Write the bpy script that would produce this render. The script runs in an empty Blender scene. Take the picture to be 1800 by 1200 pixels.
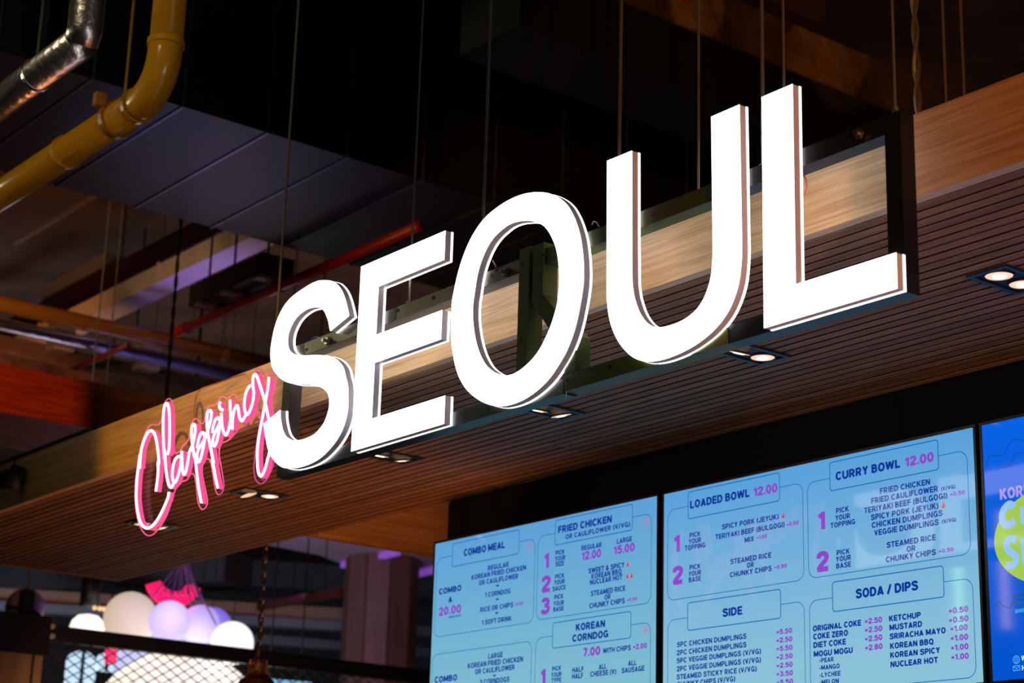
import bpy, bmesh, math, random
from mathutils import Vector, Matrix
from mathutils.geometry import tessellate_polygon
random.seed(7)
C = bpy.context.scene.collection
PI = math.pi

# ------------------------------------------------------------------ camera
CAMZ = 1.6
FPX = 3311.64
RT = Vector((0.6177, 0.7859, 0.0302)); UP = Vector((0, 0, 1)); FW = Vector((0, 0, 0))
yaw, pit, rol = -0.91256367, 0.29147458, 0.03013862
cy, sy, cp, sp, cr, sr = math.cos(yaw), math.sin(yaw), math.cos(pit), math.sin(pit), math.cos(rol), math.sin(rol)
FW = Vector((sy*cp, cy*cp, sp)); r0 = Vector((cy, -sy, 0)); u0 = r0.cross(FW)
RT = cr*r0 + sr*u0; UP = -sr*r0 + cr*u0
cam_d = bpy.data.cameras.new('camera'); cam = bpy.data.objects.new('camera', cam_d); C.objects.link(cam)
m = Matrix((( RT.x, UP.x, -FW.x, 0), (RT.y, UP.y, -FW.y, 0), (RT.z, UP.z, -FW.z, CAMZ), (0, 0, 0, 1)))
cam.matrix_world = m
cam_d.sensor_width = 36.0; cam_d.lens = FPX/1800*36; cam_d.clip_start = .05; cam_d.clip_end = 200
cam_d.dof.use_dof = True; cam_d.dof.focus_distance = 4.5; cam_d.dof.aperture_fstop = 5.0
bpy.context.scene.camera = cam
sc = bpy.context.scene
sc.view_settings.view_transform = 'Standard'; sc.view_settings.look = 'None'
sc.view_settings.gamma = 1.0; sc.view_settings.use_curve_mapping = False
sc.view_settings.exposure = 0.0
# ------------------------------------------------------------------ world, room lamps and added lights
w = bpy.data.worlds.new('world'); sc.world = w; w.use_nodes = True
w.node_tree.nodes['Background'].inputs[0].default_value = (.8, .7, .75, 1)
w.node_tree.nodes['Background'].inputs[1].default_value = .006

def lamp(kind, loc, aim, power, col, size=.3, angle=40, blend=.5):
    d = bpy.data.lights.new('lamp', kind); d.energy = power; d.color = col
    if kind == 'AREA': d.shape = 'DISK'; d.size = size
    elif kind == 'SPOT': d.spot_size = math.radians(angle); d.spot_blend = blend; d.shadow_soft_size = size
    else: d.shadow_soft_size = size
    o = bpy.data.objects.new('lamp_light', d); C.objects.link(o); o.location = loc
    dr = Vector(aim) - Vector(loc); o.rotation_euler = dr.to_track_quat('-Z', 'Y').to_euler()
    o['kind'] = 'structure'
    return o
LAMPS = [
 ('SPOT', (.9, .5, 2.3), (-1.85, 2.8, 3.14), 230, (1, .27, .0), .03, 26, .35),     # orange hall spot on the right of the fascia
 ('SPOT', (-4.6, 1.3, 2.7), (-5.28, 2.8, 3.08), 90, (1, .46, .02), .03, 38, .3),     # ochre spot on the left of the fascia
 ('SPOT', (-5.9, 2.2, 3.65), (-8.7, 3.50, 3.95), 190, (1, .10, .01), .02, 17, .5),       # red lamp on the far timber board
 ('SPOT', (-6.6, 2.4, 3.3), (-6.5, 3.45, 4.6), 58, (.2, .2, 1), .15, 46, .9),        # violet uplight under the duct
 ('SPOT', (-5.0, 3.4, 1.2), (-6.0, 3.45, 3.0), 62, (1, .34, .09), .3, 100, .9),       # warm lamps of the stall below the soffit
 ('SPOT', (-2.2, 2.9, .9), (-2.6, 3.3, 3.0), 15, (1, .66, .42), .3, 110, .9),         # added warm fill below the right of the soffit
 ('SPOT', (-10.2, 3.6, 4.0), (-12.0, 5.4, 6.2), 45, (1, .36, .11), .3, 110, .9),      # warm lamp up to the slab
 ('SPOT', (-9.0, 2.4, 3.7), (-10.5, 4.6, 5.2), 900, (1, .55, .32), .1, 28, .9),        # warm lamp on the cream duct
 ('SPOT', (-9.3, 5.3, 4.0), (-9.3, 4.85, 5.0), 34, (.30, .20, 1), .2, 75, .9),          # violet lamp below the cream duct
 ('AREA', (-8.8, 3.4, 4.1), (-9.8, 4.6, 4.6), 3, (1, .6, .35), .2, 0, 0),  # added warm light for the dim pipes and beam
 ('SPOT', (-3.5, -1.0, 5.7), (-5.2, 2.2, 4.2), 110, (1, .82, .55), .2, 26, .8),          # added light for the top highlights on the pipes
 ('SPOT', (-8.2, 3.1, 5.2), (-9.55, 4.6, 4.4), 22, (1, .6, .3), .06, 60, .6),              # added warm light for the silver pipe's highlight line
 ('SPOT', (-8.2, .6, 4.4), (-5.8, 2.4, 4.1), 62, (1, .88, .5), .1, 40, .8),           # added light that brings out the yellow pipe
 ('SPOT', (-8.0, .4, 5.9), (-5.5, 2.1, 4.05), 480, (1, .8, .45), .1, 24, .8),          # added light for the gold highlight on the foil pipe
 ('SPOT', (-7.4, .8, 5.4), (-5.0, 2.2, 4.6), 60, (.35, 1, .1), .2, 26, .6),            # green lamp by the pipes
 ('SPOT', (-8.2, 3.6, 1.3), (-9.3, 4.7, 2.3), 95, (1, .6, .35), .1, 60, .8),          # added warm light on the stall post
 ('AREA', (2.6, 2.25, .8), (-3, 2.9, 3), 44, (1, .86, .84), 1.2, 0, 0),                # added fill from the right, for the hall's ambient light
]
for a in LAMPS: lamp(*a)

# ------------------------------------------------------------------ helpers
AX = {'x': 0, 'y': 1, 'z': 2}
def at(px, py, ax, val):
    """point of the plane ax = val seen at photo pixel px, py"""
    d = RT*((px-900)/FPX) + UP*(-(py-600)/FPX) + FW
    i = AX[ax]
    t = (val - (CAMZ if i == 2 else 0))/d[i]
    return Vector((0, 0, CAMZ)) + d*t
def srgb(r, g, b):
    f = lambda c: ((c/255)/12.92 if c/255 <= .04045 else ((c/255+.055)/1.055)**2.4)
    return (f(r), f(g), f(b), 1)

MATS = {}
def mat(name, col=(.5, .5, .5, 1), rough=.5, metal=0., emi=None, est=0., spec=.5, bump=0., bscale=30., vary=0., vscale=8., stretch=(1, 1, 1)):
    if name in MATS: return MATS[name]
    m = bpy.data.materials.new(name); m.use_nodes = True; nt = m.node_tree; b = nt.nodes['Principled BSDF']
    b.inputs['Base Color'].default_value = col; b.inputs['Roughness'].default_value = rough; b.inputs['Metallic'].default_value = metal
    b.inputs['Specular IOR Level'].default_value = spec
    if emi is not None:
        b.inputs['Emission Color'].default_value = emi; b.inputs['Emission Strength'].default_value = est
    if vary or bump:
        tc = nt.nodes.new('ShaderNodeTexCoord'); mp = nt.nodes.new('ShaderNodeMapping'); mp.inputs['Scale'].default_value = stretch
        nt.links.new(tc.outputs['Object'], mp.inputs['Vector'])
    if vary:
        n = nt.nodes.new('ShaderNodeTexNoise'); n.inputs['Scale'].default_value = vscale; n.inputs['Detail'].default_value = 6
        r = nt.nodes.new('ShaderNodeValToRGB')
        c = Vector(col[:3]); r.color_ramp.elements[0].color = (*(c*(1-vary)), 1); r.color_ramp.elements[1].color = (*(c*(1+vary)), 1)
        r.color_ramp.elements[0].position = .3; r.color_ramp.elements[1].position = .7
        nt.links.new(mp.outputs[0], n.inputs['Vector']); nt.links.new(n.outputs['Fac'], r.inputs[0]); nt.links.new(r.outputs[0], b.inputs['Base Color'])
    if bump:
        n2 = nt.nodes.new('ShaderNodeTexNoise'); n2.inputs['Scale'].default_value = bscale; n2.inputs['Detail'].default_value = 5
        bp = nt.nodes.new('ShaderNodeBump'); bp.inputs['Strength'].default_value = bump; bp.inputs['Distance'].default_value = .02
        nt.links.new(mp.outputs[0], n2.inputs['Vector']); nt.links.new(n2.outputs['Fac'], bp.inputs['Height']); nt.links.new(bp.outputs[0], b.inputs['Normal'])
    MATS[name] = m; return m

def wood(name, c1, c2, axis='x', rough=.62, fine=1.0):
    if name in MATS: return MATS[name]
    m = bpy.data.materials.new(name); m.use_nodes = True; nt = m.node_tree; b = nt.nodes['Principled BSDF']
    tc = nt.nodes.new('ShaderNodeTexCoord'); mp = nt.nodes.new('ShaderNodeMapping')
    oi = nt.nodes.new('ShaderNodeObjectInfo'); ad = nt.nodes.new('ShaderNodeVectorMath'); ad.operation = 'ADD'
    mu = nt.nodes.new('ShaderNodeMath'); mu.operation = 'MULTIPLY'; mu.inputs[1].default_value = 17.
    nt.links.new(oi.outputs['Random'], mu.inputs[0]); nt.links.new(mu.outputs[0], ad.inputs[1]); nt.links.new(tc.outputs['Object'], ad.inputs[0])
    mp.inputs['Scale'].default_value = (.8, 26, 26) if axis == 'x' else (26, .8, 26)
    nt.links.new(ad.outputs[0], mp.inputs['Vector'])
    n1 = nt.nodes.new('ShaderNodeTexNoise'); n1.inputs['Scale'].default_value = 1.1*fine; n1.inputs['Detail'].default_value = 3; n1.inputs['Distortion'].default_value = .35
    n2 = nt.nodes.new('ShaderNodeTexNoise'); n2.inputs['Scale'].default_value = 9*fine; n2.inputs['Detail'].default_value = 6
    wv = nt.nodes.new('ShaderNodeMath'); wv.operation = 'MULTIPLY'; wv.inputs[1].default_value = 34.
    sn = nt.nodes.new('ShaderNodeMath'); sn.operation = 'SINE'
    a1 = nt.nodes.new('ShaderNodeMath'); a1.operation = 'MULTIPLY_ADD'; a1.inputs[1].default_value = .13; 
    nt.links.new(mp.outputs[0], n1.inputs['Vector']); nt.links.new(mp.outputs[0], n2.inputs['Vector'])
    nt.links.new(n1.outputs['Fac'], wv.inputs[0]); nt.links.new(wv.outputs[0], sn.inputs[0]); nt.links.new(sn.outputs[0], a1.inputs[0]); nt.links.new(n2.outputs['Fac'], a1.inputs[2])
    r = nt.nodes.new('ShaderNodeValToRGB'); r.color_ramp.elements[0].color = c1; r.color_ramp.elements[1].color = c2
    r.color_ramp.elements[0].position = .28; r.color_ramp.elements[1].position = .68
    nt.links.new(a1.outputs[0], r.inputs[0])
    hs = nt.nodes.new('ShaderNodeHueSaturation'); mr = nt.nodes.new('ShaderNodeMapRange'); mr.inputs[3].default_value = .8; mr.inputs[4].default_value = 1.2
    nt.links.new(oi.outputs['Random'], mr.inputs[0]); nt.links.new(mr.outputs[0], hs.inputs['Value']); nt.links.new(r.outputs[0], hs.inputs['Color'])
    nt.links.new(hs.outputs[0], b.inputs['Base Color'])
    bp = nt.nodes.new('ShaderNodeBump'); bp.inputs['Strength'].default_value = .12; bp.inputs['Distance'].default_value = .004
    nt.links.new(a1.outputs[0], bp.inputs['Height']); nt.links.new(bp.outputs[0], b.inputs['Normal'])
    b.inputs['Roughness'].default_value = rough; b.inputs['Specular IOR Level'].default_value = .22
    MATS[name] = m; return m

def mesh_obj(name, verts, faces, material, parent=None, smooth=False):
    me = bpy.data.meshes.new(name); me.from_pydata([tuple(v) for v in verts], [], faces); me.update()
    if material: me.materials.append(material)
    if smooth:
        for p in me.polygons: p.use_smooth = True
    o = bpy.data.objects.new(name, me); C.objects.link(o)
    if parent:
        o.parent = parent; o.matrix_parent_inverse = Matrix.Translation(-parent_loc(parent))
    return o
def parent_loc(p):
    return Vector(p.location) if p.type == 'EMPTY' else Vector((0, 0, 0))   # meshes are built in world coordinates
def thing(name, label, cat, loc, group=None):
    o = bpy.data.objects.new(name, None); C.objects.link(o); o.location = loc; o.empty_display_size = .05
    o['label'] = label; o['category'] = cat
    if group: o['group'] = group
    return o
def tag(o, label, cat, group=None, kind=None):
    o['label'] = label; o['category'] = cat
    if group: o['group'] = group
    if kind: o['kind'] = kind
    return o
def struct(o, label=None):
    o['kind'] = 'structure'
    if label: o['label'] = label; 
    return o

class MB:
    def __init__(s): s.v = []; s.f = []
    def add(s, vs, fs):
        n = len(s.v); s.v += [Vector(v) for v in vs]; s.f += [tuple(i+n for i in f) for f in fs]; return s
    def box(s, x0, x1, y0, y1, z0, z1, bev=0):
        if x0 > x1: x0, x1 = x1, x0
        if y0 > y1: y0, y1 = y1, y0
        if z0 > z1: z0, z1 = z1, z0
        s.add([(x, y, z) for z in (z0, z1) for y in (y0, y1) for x in (x0, x1)],
              [(0, 2, 3, 1), (4, 5, 7, 6), (0, 1, 5, 4), (2, 6, 7, 3), (0, 4, 6, 2), (1, 3, 7, 5)]); return s
    def beam(s, p0, p1, wd, ht, top=False):
        """box along p0-p1 (centre line), width wd sideways, ht upwards"""
        p0, p1 = Vector(p0), Vector(p1); d = (p1-p0).normalized()
        side = d.cross(Vector((0, 0, 1)));  side = Vector((1, 0, 0)) if side.length < .01 else side.normalized()
        u = side.cross(d).normalized(); a = side*wd/2; b = u*ht/2
        s.add([p0-a-b, p0+a-b, p0+a+b, p0-a+b, p1-a-b, p1+a-b, p1+a+b, p1-a+b],
              [(0, 1, 2, 3), (7, 6, 5, 4), (0, 4, 5, 1), (1, 5, 6, 2), (2, 6, 7, 3), (3, 7, 4, 0)]); return s
    def tube(s, pts, r, n=12, caps=True):
        pts = [Vector(p) for p in pts]; rr = r if isinstance(r, (list, tuple)) else [r]*len(pts)
        base = len(s.v); ref = None
        for i, p in enumerate(pts):
            d = (pts[min(i+1, len(pts)-1)] - pts[max(i-1, 0)])
            if d.length < 1e-9: d = Vector((0, 0, 1))
            d.normalize()
            if ref is None:
                ref = d.cross(Vector((0, 0, 1)))
                if ref.length < .05: ref = d.cross(Vector((0, 1, 0)))
            ref = (ref - d*ref.dot(d)); ref.normalize(); q = d.cross(ref)
            for k in range(n):
                a = 2*PI*k/n; s.v.append(p + (ref*math.cos(a)+q*math.sin(a))*rr[i])
        for i in range(len(pts)-1):
            for k in range(n):
                a = base+i*n+k; b = base+i*n+(k+1) % n; s.f.append((a, b, b+n, a+n))
        if caps:
            s.f.append(tuple(base+k for k in range(n))[::-1]); s.f.append(tuple(base+(len(pts)-1)*n+k for k in range(n)))
        return s
    def lathe(s, c, prof, n=24, squash=(1, 1)):
        """profile (radius, z) about the vertical axis through c"""
        base = len(s.v); c = Vector(c)
        for r, z in prof:
            for k in range(n):
                a = 2*PI*k/n; s.v.append(c+Vector((r*math.cos(a)*squash[0], r*math.sin(a)*squash[1], z)))
        for i in range(len(prof)-1):
            for k in range(n):
                a = base+i*n+k; b = base+i*n+(k+1) % n; s.f.append((a, b, b+n, a+n))
        return s
    def ball(s, c, r, n=24, z=1.):
        return s.lathe(c, [(max(r*math.sin(PI*i/n*1.0), 1e-4), -r*z*math.cos(PI*i/n)) for i in range(n+1)], n*2)
    def build(s, name, material, parent=None, smooth=False): return mesh_obj(name, s.v, s.f, material, parent, smooth)

def smooth_path(pts, closed=False, k=5):
    """Catmull-Rom; a point given with a third value is a corner"""
    P = [Vector((p[0], p[1])) for p in pts]; corner = [len(p) > 2 for p in pts]; n = len(P); out = []
    rng = range(n if closed else n-1)
    for i in rng:
        p1, p2 = P[i], P[(i+1) % n]
        p0 = P[i-1] if (closed or i > 0) else p1; p3 = P[(i+2) % n] if (closed or i+2 < n) else p2
        if corner[i]: p0 = p1 + (p1-p2)
        if corner[(i+1) % n]: p3 = p2 + (p2-p1)
        if corner[i] and corner[(i+1) % n]: out.append(p1); continue
        for j in range(k):
            t = j/k
            out.append(.5*((2*p1)+(-p0+p2)*t+(2*p0-5*p1+4*p2-p3)*t*t+(-p0+3*p1-3*p2+p3)*t**3))
    if not closed: out.append(P[-1])
    return out
def to_plane(px, ax, val): return [at(p[0], p[1], ax, val) for p in px]

def slab(loops, y0, y1, name, material, parent=None, caps=(True, True), sides=True):
    """loops of (x, z) extruded from y0 (front) to y1"""
    vs, fs = [], []; flat = [[Vector((a, b, 0)) for a, b in lp] for lp in loops]
    allp = [p for lp in flat for p in lp]; n = len(allp)
    vs = [(p.x, y0, p.y) for p in allp]+[(p.x, y1, p.y) for p in allp]
    tris = tessellate_polygon(flat)
    if caps[0]:
        for t in tris:
            a, b, c = [allp[i] for i in t]; cr_ = (b-a).cross(c-a).z
            fs.append(tuple(t) if cr_ > 0 else tuple(reversed(t)))
    if caps[1]:
        for t in tris:
            a, b, c = [allp[i] for i in t]; cr_ = (b-a).cross(c-a).z
            fs.append(tuple(i+n for i in (reversed(t) if cr_ > 0 else t)))
    if sides:
        k = 0
        for lp in flat:
            L = len(lp)
            for i in range(L):
                a = k+i; b = k+(i+1) % L; fs.append((a, b, b+n, a+n))
            k += L
    return mesh_obj(name, vs, fs, material, parent)
def clean(loop, eps=1e-5):
    out = []
    for p in loop:
        if not out or (p-out[-1]).length > eps: out.append(p)
    if (out[0]-out[-1]).length < eps: out.pop()
    return out

# ------------------------------------------------------------------ materials
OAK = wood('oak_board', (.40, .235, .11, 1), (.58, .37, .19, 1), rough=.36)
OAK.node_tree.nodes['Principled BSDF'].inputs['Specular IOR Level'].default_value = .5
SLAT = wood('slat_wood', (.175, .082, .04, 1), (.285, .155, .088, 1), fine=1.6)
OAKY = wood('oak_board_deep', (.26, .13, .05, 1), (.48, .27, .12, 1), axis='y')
REDW = wood('red_lit_board', (.22, .08, .035, 1), (.42, .19, .09, 1), axis='y')  # red of the lamplight partly put into the wood colour
BLACK = mat('matt_black', (.006, .006, .007, 1), .6)
BLACKP = mat('black_panel', (.003, .0035, .006, 1), .7, spec=.12)
WHITE = mat('lit_acrylic', (.9, .9, .9, 1), .4, emi=(.95, .98, 1, 1), est=3.6)
HALO = mat('halo_acrylic', (.9, .9, .9, 1), .3, emi=(1, .96, .95, 1), est=2.9)
RETURN = mat('letter_side_band', (.72, .66, .72, 1), .5, spec=.4)
STEEL = mat('dark_box_steel', (.06, .065, .07, 1), .35, .55, vary=.25, vscale=5)
BROWNST = mat('galvanised_box_steel', (.16, .14, .11, 1), .4, .5, vary=.25, vscale=7)
OLIVE = mat('olive_primed_steel', (.075, .11, .03, 1), .42, .2, vary=.25, vscale=6)
DUCT = mat('duct_black_sheet', (.018, .018, .026, 1), .45, .3, vary=.15, vscale=4)
CONC = mat('concrete', (.15, .09, .055, 1), .9, bump=.6, bscale=6, vary=.35, vscale=1.6)
CONC2 = mat('rough_concrete', (.15, .11, .075, 1), .9, bump=1., bscale=14, vary=.45, vscale=5)
YEL = mat('yellow_pipe_paint', (.72, .34, .01, 1), .22)
ORA = mat('orange_pipe_paint', (.34, .115, .008, 1), .3)
REDP = mat('red_pipe_paint', (.42, .02, .015, 1), .35)
MAROON = mat('maroon_steel', (.035, .004, .006, 1), .6)
FOIL = mat('foil_wrap', (.75, .72, .68, 1), .3, 1., bump=.22, bscale=30)
CREAM = mat('cream_sheet', (.75, .62, .5, 1), .55)
ROD = mat('zinc_rod', (.20, .19, .15, 1), .4, .5)
GREYB = mat('grey_sheet', (.30, .31, .33, 1), .6)

# ------------------------------------------------------------------ room shell
Z = lambda rel: rel+CAMZ
HS = Z(1.3888)          # soffit height
YF, YW, YT = 2.8, 3.896, 3.81
struct(MB().box(-24, 4, -6, 16, Z(4.6), Z(4.8)).build('ceiling', CONC))
struct(MB().box(-24, 4, -6, 16, -.1, 0).build('floor', mat('floor_concrete', (.12, .11, .1, 1), .6, vary=.2)))
struct(MB().box(-24.2, -24, -6, 16, 0, Z(4.6)).build('wall_left', mat('hall_wall', (.15, .17, .21, 1), .8, vary=.3)))
struct(MB().box(-24, 4, 16, 16.2, 0, Z(4.6)).build('wall_far', MATS['hall_wall']))

# menu wall: black panels under the soffit, behind the screens
xb0 = at(790, 900, 'y', YW).x
wl = MB().box(xb0, -.5, YW, YW+.12, 1.5, HS-.002).build('wall_back', BLACKP); struct(wl)
bounds = [xb0+.003, at(1190, 800, 'y', YW).x, at(1583, 700, 'y', YW).x, -.5]
for a, b in zip(bounds[:-1], bounds[1:]):
    MB().box(a+.0015, b-.0015, YW-.008, YW-.0005, 2.0, HS-.012).build('panel', BLACKP, wl)

# ------------------------------------------------------------------ timber canopy
xl = -7.95; xr = -.6
can = thing('timber_canopy', 'long oak canopy with slatted soffit above the menu screens', 'canopy', (xl, YF, HS))
ztop = at(1610, 200, 'y', YF).z
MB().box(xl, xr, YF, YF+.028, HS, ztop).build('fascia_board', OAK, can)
MB().box(xl, xr, YF+.03, YF+.3, ztop-.03, ztop-.01).build('top_board', BLACK, can)
MB().box(xl, xr, YF+.03, YW, HS+.018, HS+.024).build('backing_board', mat('soffit_black', (.004, .003, .003, 1), .9), can)
MB().box(xl, xl+.02, YF+.03, YW, HS-.001, ztop-.04).build('end_board', OAKY, can)
xj = at(925, 772, 'z', HS).x; NS = 28; pit_ = (YW-YF-.028)/NS
cuts = [(xl+.022, xj-.0015), (xj+.0015, xr)]
protos = []
for a, b in cuts:
    mb = MB()
    wd = pit_-.0090; ht = .017; c = .0012
    prof = [(0, ht), (0, c), (c, 0), (wd-c, 0), (wd, c), (wd, ht)]
    vs = [(x, y, z) for x in (a, b) for y, z in prof]; n = 6
    fs = [tuple(range(n)), tuple(range(n, 2*n))[::-1]]+[(i, i+n, (i+1) % n+n, (i+1) % n) for i in range(n)]
    me = bpy.data.meshes.new('slat'); me.from_pydata([(x, y, z) for x, y, z in vs], [], fs); me.update(); me.materials.append(SLAT); me.materials.append(mat('slat_shaded_side', (.035, .014, .008, 1), .8, spec=.1))
    for k_ in (2, 6, 7): me.polygons[k_].material_index = 1  # slat sides painted dark for the shade in the gaps
    protos.append(me)
for i in range(NS):
    for me in protos:
        o = bpy.data.objects.new('slat', me); C.objects.link(o); o.parent = can
        o.matrix_parent_inverse = Matrix.Translation(-can.location); o.location = (0, YF+.0285+.0045+i*pit_, HS+random.uniform(-.0006, .0006))
# plain boards of the soffit behind the slats
xp = at(530, 942, 'z', HS).x
bw = (6.4-YW)/1.
xs_ = [xp, xp+.055, xp+.11, xp+.30, xp+.49, xp+.68, xp+.87, xb0+.25]
for i in range(len(xs_)-1):
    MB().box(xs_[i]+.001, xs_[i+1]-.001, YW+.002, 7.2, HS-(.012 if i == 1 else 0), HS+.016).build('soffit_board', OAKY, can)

# double recessed downlights
LEDW = mat('downlight_lens', (.9, .8, .7, 1), .3, emi=(1, .62, .42, 1), est=.9)
BULB = mat('downlight_bulb', (.9, .8, .7, 1), .3, emi=(1, .85, .72, 1), est=1.8)
def downlight(i, xc, label, tl):
    t = thing('downlight', label, 'ceiling light', (xc, 3.34, HS), 'double downlights in the slatted soffit')
    x0, x1, y0, y1 = xc-.055, xc+.055, 3.25, 3.43
    z1 = HS-.001; z0 = HS-.007; e = .012
    mb = MB(); mb.box(x0, x1, y0, y0+e, z0, z1); mb.box(x0, x1, y1-e, y1, z0, z1); mb.box(x0, x0+e, y0+e, y1-e, z0, z1); mb.box(x1-e, x1, y0+e, y1-e, z0, z1)
    mb.build('trim', mat('downlight_trim', (.012, .014, .02, 1), .4), t)
    MB().box(x0+e, x1-e, y0+e, y1-e, HS-.0025, HS-.001).build('baffle', BLACK, t)
    for k, yy in enumerate((3.297, 3.383)):
        r = .031; mb = MB()
        prof = [(r, 0), (r*.98, -.0015), (r*.86, -.0008), (r*.82, -.002), (r*.7, -.001), (r*.66, -.0026), (r*.5, -.0016), (r*.46, -.003), (r*.3, -.002), (.0005, -.0034)]
        mb.lathe((0, 0, 0), prof, 28)
        rot = Matrix.Rotation(tl[k][0], 4, 'X') @ Matrix.Rotation(tl[k][1], 4, 'Y')
        zc = HS-.0045-abs(math.sin(tl[k][0]))*r*.5-abs(math.sin(tl[k][1]))*r*.5
        mb.v = [rot @ v + Vector((xc, yy, zc)) for v in mb.v]
        ln = mb.build('lens', LEDW, t, True)
        bb = MB().lathe((0, 0, -.004), [(r*.5, 0), (.0004, -.0005)], 20); bb.v = [rot @ v + Vector((xc, yy, zc)) for v in bb.v]; bb.build('bulb', BULB, ln)
        ring = MB().tube([rot @ Vector((math.cos(a)*r*1.08, math.sin(a)*r*1.08, 0))+Vector((xc, yy, zc)) for a in [2*PI*q/24 for q in range(25)]], .0028, 6, False)
        ring.build('ring', BLACK, ln)
    return t
dl = [(-2.49, 'black double downlight at the right end of the soffit, right of the letter L', ((0, 0), (0, 0))),
      (-3.31, 'black double downlight in the soffit under the gap between letters U and L', ((.0, .3), (0, 0))),
      (-4.13, 'black double downlight just under the right side of the letter O', ((0, .25), (.25, 0))),
      (-4.94, 'black double downlight in the soffit under the letter E', ((0, .2), (.2, .1))),
      (-5.765, 'black double downlight between the pink lettering and the letter S', ((.5, .2), (0, 0))),
      (-6.575, 'black double downlight seen behind the bottom loop of the pink C', ((.1, 0), (.3, 0)))]
for i, (x, l, tl) in enumerate(dl): downlight(i, x, l, tl)

# ------------------------------------------------------------------ sign frames
YB = 2.64; BX = .040
def fz(px, py, y=YB): return at(px, py, 'y', y).z
def fx(px, py, y=YB): return at(px, py, 'y', y).x
def hole(fr, x, z, y=YB-.0012, r=.005):
    n = 10; mb = MB(); mb.add([(x+r*math.cos(2*PI*k/n), y, z+r*math.sin(2*PI*k/n)) for k in range(n)], [tuple(range(n))]); mb.build('bolt_hole', BLACK, fr)
frA = thing('sign_frame', 'brown box-steel frame behind the letters S, E and O', 'frame', (fx(487, 840), YB, fz(487, 840)))
ax0, ax1 = fx(487, 830), fx(932, 500)
at_z1 = .5*(fz(522, 607)+fz(913, 456.5)); at_z0 = at_z1-.036
ab_z0 = .5*(fz(487, 840)+fz(797, 748.7)); ab_z1 = ab_z0+.036
mb = MB().box(ax0, ax1-.04, YB, YB+BX, at_z0, at_z1); mb.build('top_rail', BROWNST, frA)
MB().box(ax0, fx(990, 700), YB, YB+BX, ab_z0, ab_z1).build('bottom_rail', STEEL, frA)
MB().box(ax0, ax0+BX, YB+.0005, YB+BX-.0005, ab_z1, at_z0-.0).build('post', mat('dark_brown_steel', (.05, .035, .03, 1), .5), frA)
MB().box(fx(914, 500), fx(932, 500), YB-.004, YB+BX, ab_z1, fz(923, 437)).build('post', OLIVE, frA)
for px, py in ((762, 523), (700, 545.5), (539, 614), (865, 484)): hole(frA, fx(px, py), fz(px, py))
for px, py in ((921, 465), (919, 597)): hole(frA, fx(px, py), fz(px, py), YB-.0052)
for px, py in ((811, 728), (859, 716)): hole(frA, fx(px, py), fz(px, py))
for px, py in ((575, 599), (888, 478)):
    c = at(px, py, 'y', YB-.004)
    mb = MB(); n = 6
    mb.tube([c+Vector((0, .004, 0)), c+Vector((0, -.004, 0))], .011, 6); mb.tube([c+Vector((0, -.004, 0)), c+Vector((0, -.016, 0))], .005, 10)
    mb.build('bolt', mat('bolt_steel', (.35, .33, .28, 1), .3, .9), frA)

frB = thing('sign_frame', 'green and black box-steel frame behind the letters U and L', 'frame', (fx(1592, 520), YB, fz(1592, 526)))
bx0, bx1 = fx(939, 480), fx(1591, 470)
bt_z1 = .5*(fz(971, 432.5)+fz(1411, 260)); bt_z0 = .5*(fz(1127, 400)+fz(1411, 292))
bb_z0 = .34*(fz(998, 688)+fz(1290, 600.7)+fz(1326.7, 590.7))/1.02; bb_z1 = bb_z0+.5*(fz(1013, 651)-fz(1012, 682)+fz(1290, 569)-fz(1290, 600.7))
BLUEB = mat('blue_black_steel', (.02, .03, .045, 1), .35, .4)
PB = fx(957, 480)
MB().box(PB, fx(1250, 330), YB, YB+BX, bt_z0, bt_z1).build('top_rail', OLIVE, frB)
MB().box(fx(1250, 330), bx1-BX, YB, YB+BX, bt_z0, bt_z1).build('top_rail', BLUEB, frB)
jx0, jx1 = fx(994, 670), fx(1013, 660)
MB().box(jx0, fx(1280, 600), YB-.003, YB+BX, bb_z0, bb_z1).build('bottom_rail', mat('olive_painted_steel', (.13, .15, .02, 1), .4, .2, vary=.2), frB)
MB().box(fx(1280, 600), bx1, YB, YB+BX, bb_z0, bb_z1).build('bottom_rail', BLUEB, frB)
MB().box(bx1-BX, bx1, YB, YB+BX, bb_z1, fz(1575, 196)).build('post', mat('black_steel', (.007, .008, .012, 1), .4), frB)
# cranked post: down, diagonal to the right, down again
zk = fz(938.5, 532); zj = fz(1013, 590)
loop = [(bx0, fz(945, 431)), (bx0, fz(938.5, 532)), (jx0-.0, fz(1000, 620)), (jx0, bb_z1), (jx1, bb_z1), (jx1, fz(1013, 590)), (PB, fz(957, 517)), (PB, fz(957, 426))]
slab([[Vector(p) for p in loop]], YB-.004, YB+BX, 'cranked_post', OLIVE, frB)
for px, py in ((958, 449), (1149, 377), (1467, 256)): hole(frB, fx(px, py), fz(px, py), YB-.0052 if px < 960 else YB-.0012)
for px, py in ((1074, 645), (1000, 668), (1312.5, 578)): hole(frB, fx(px, py), fz(px, py), YB-.0045)
c = at(1511, 236, 'y', YB-.004)
MB().tube([c, c+Vector((0, -.006, 0))], .012, 6).tube([c+Vector((0, -.006, 0)), c+Vector((0, -.014, 0))], .006, 10).build('bolt', MATS['bolt_steel'], frB)

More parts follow.
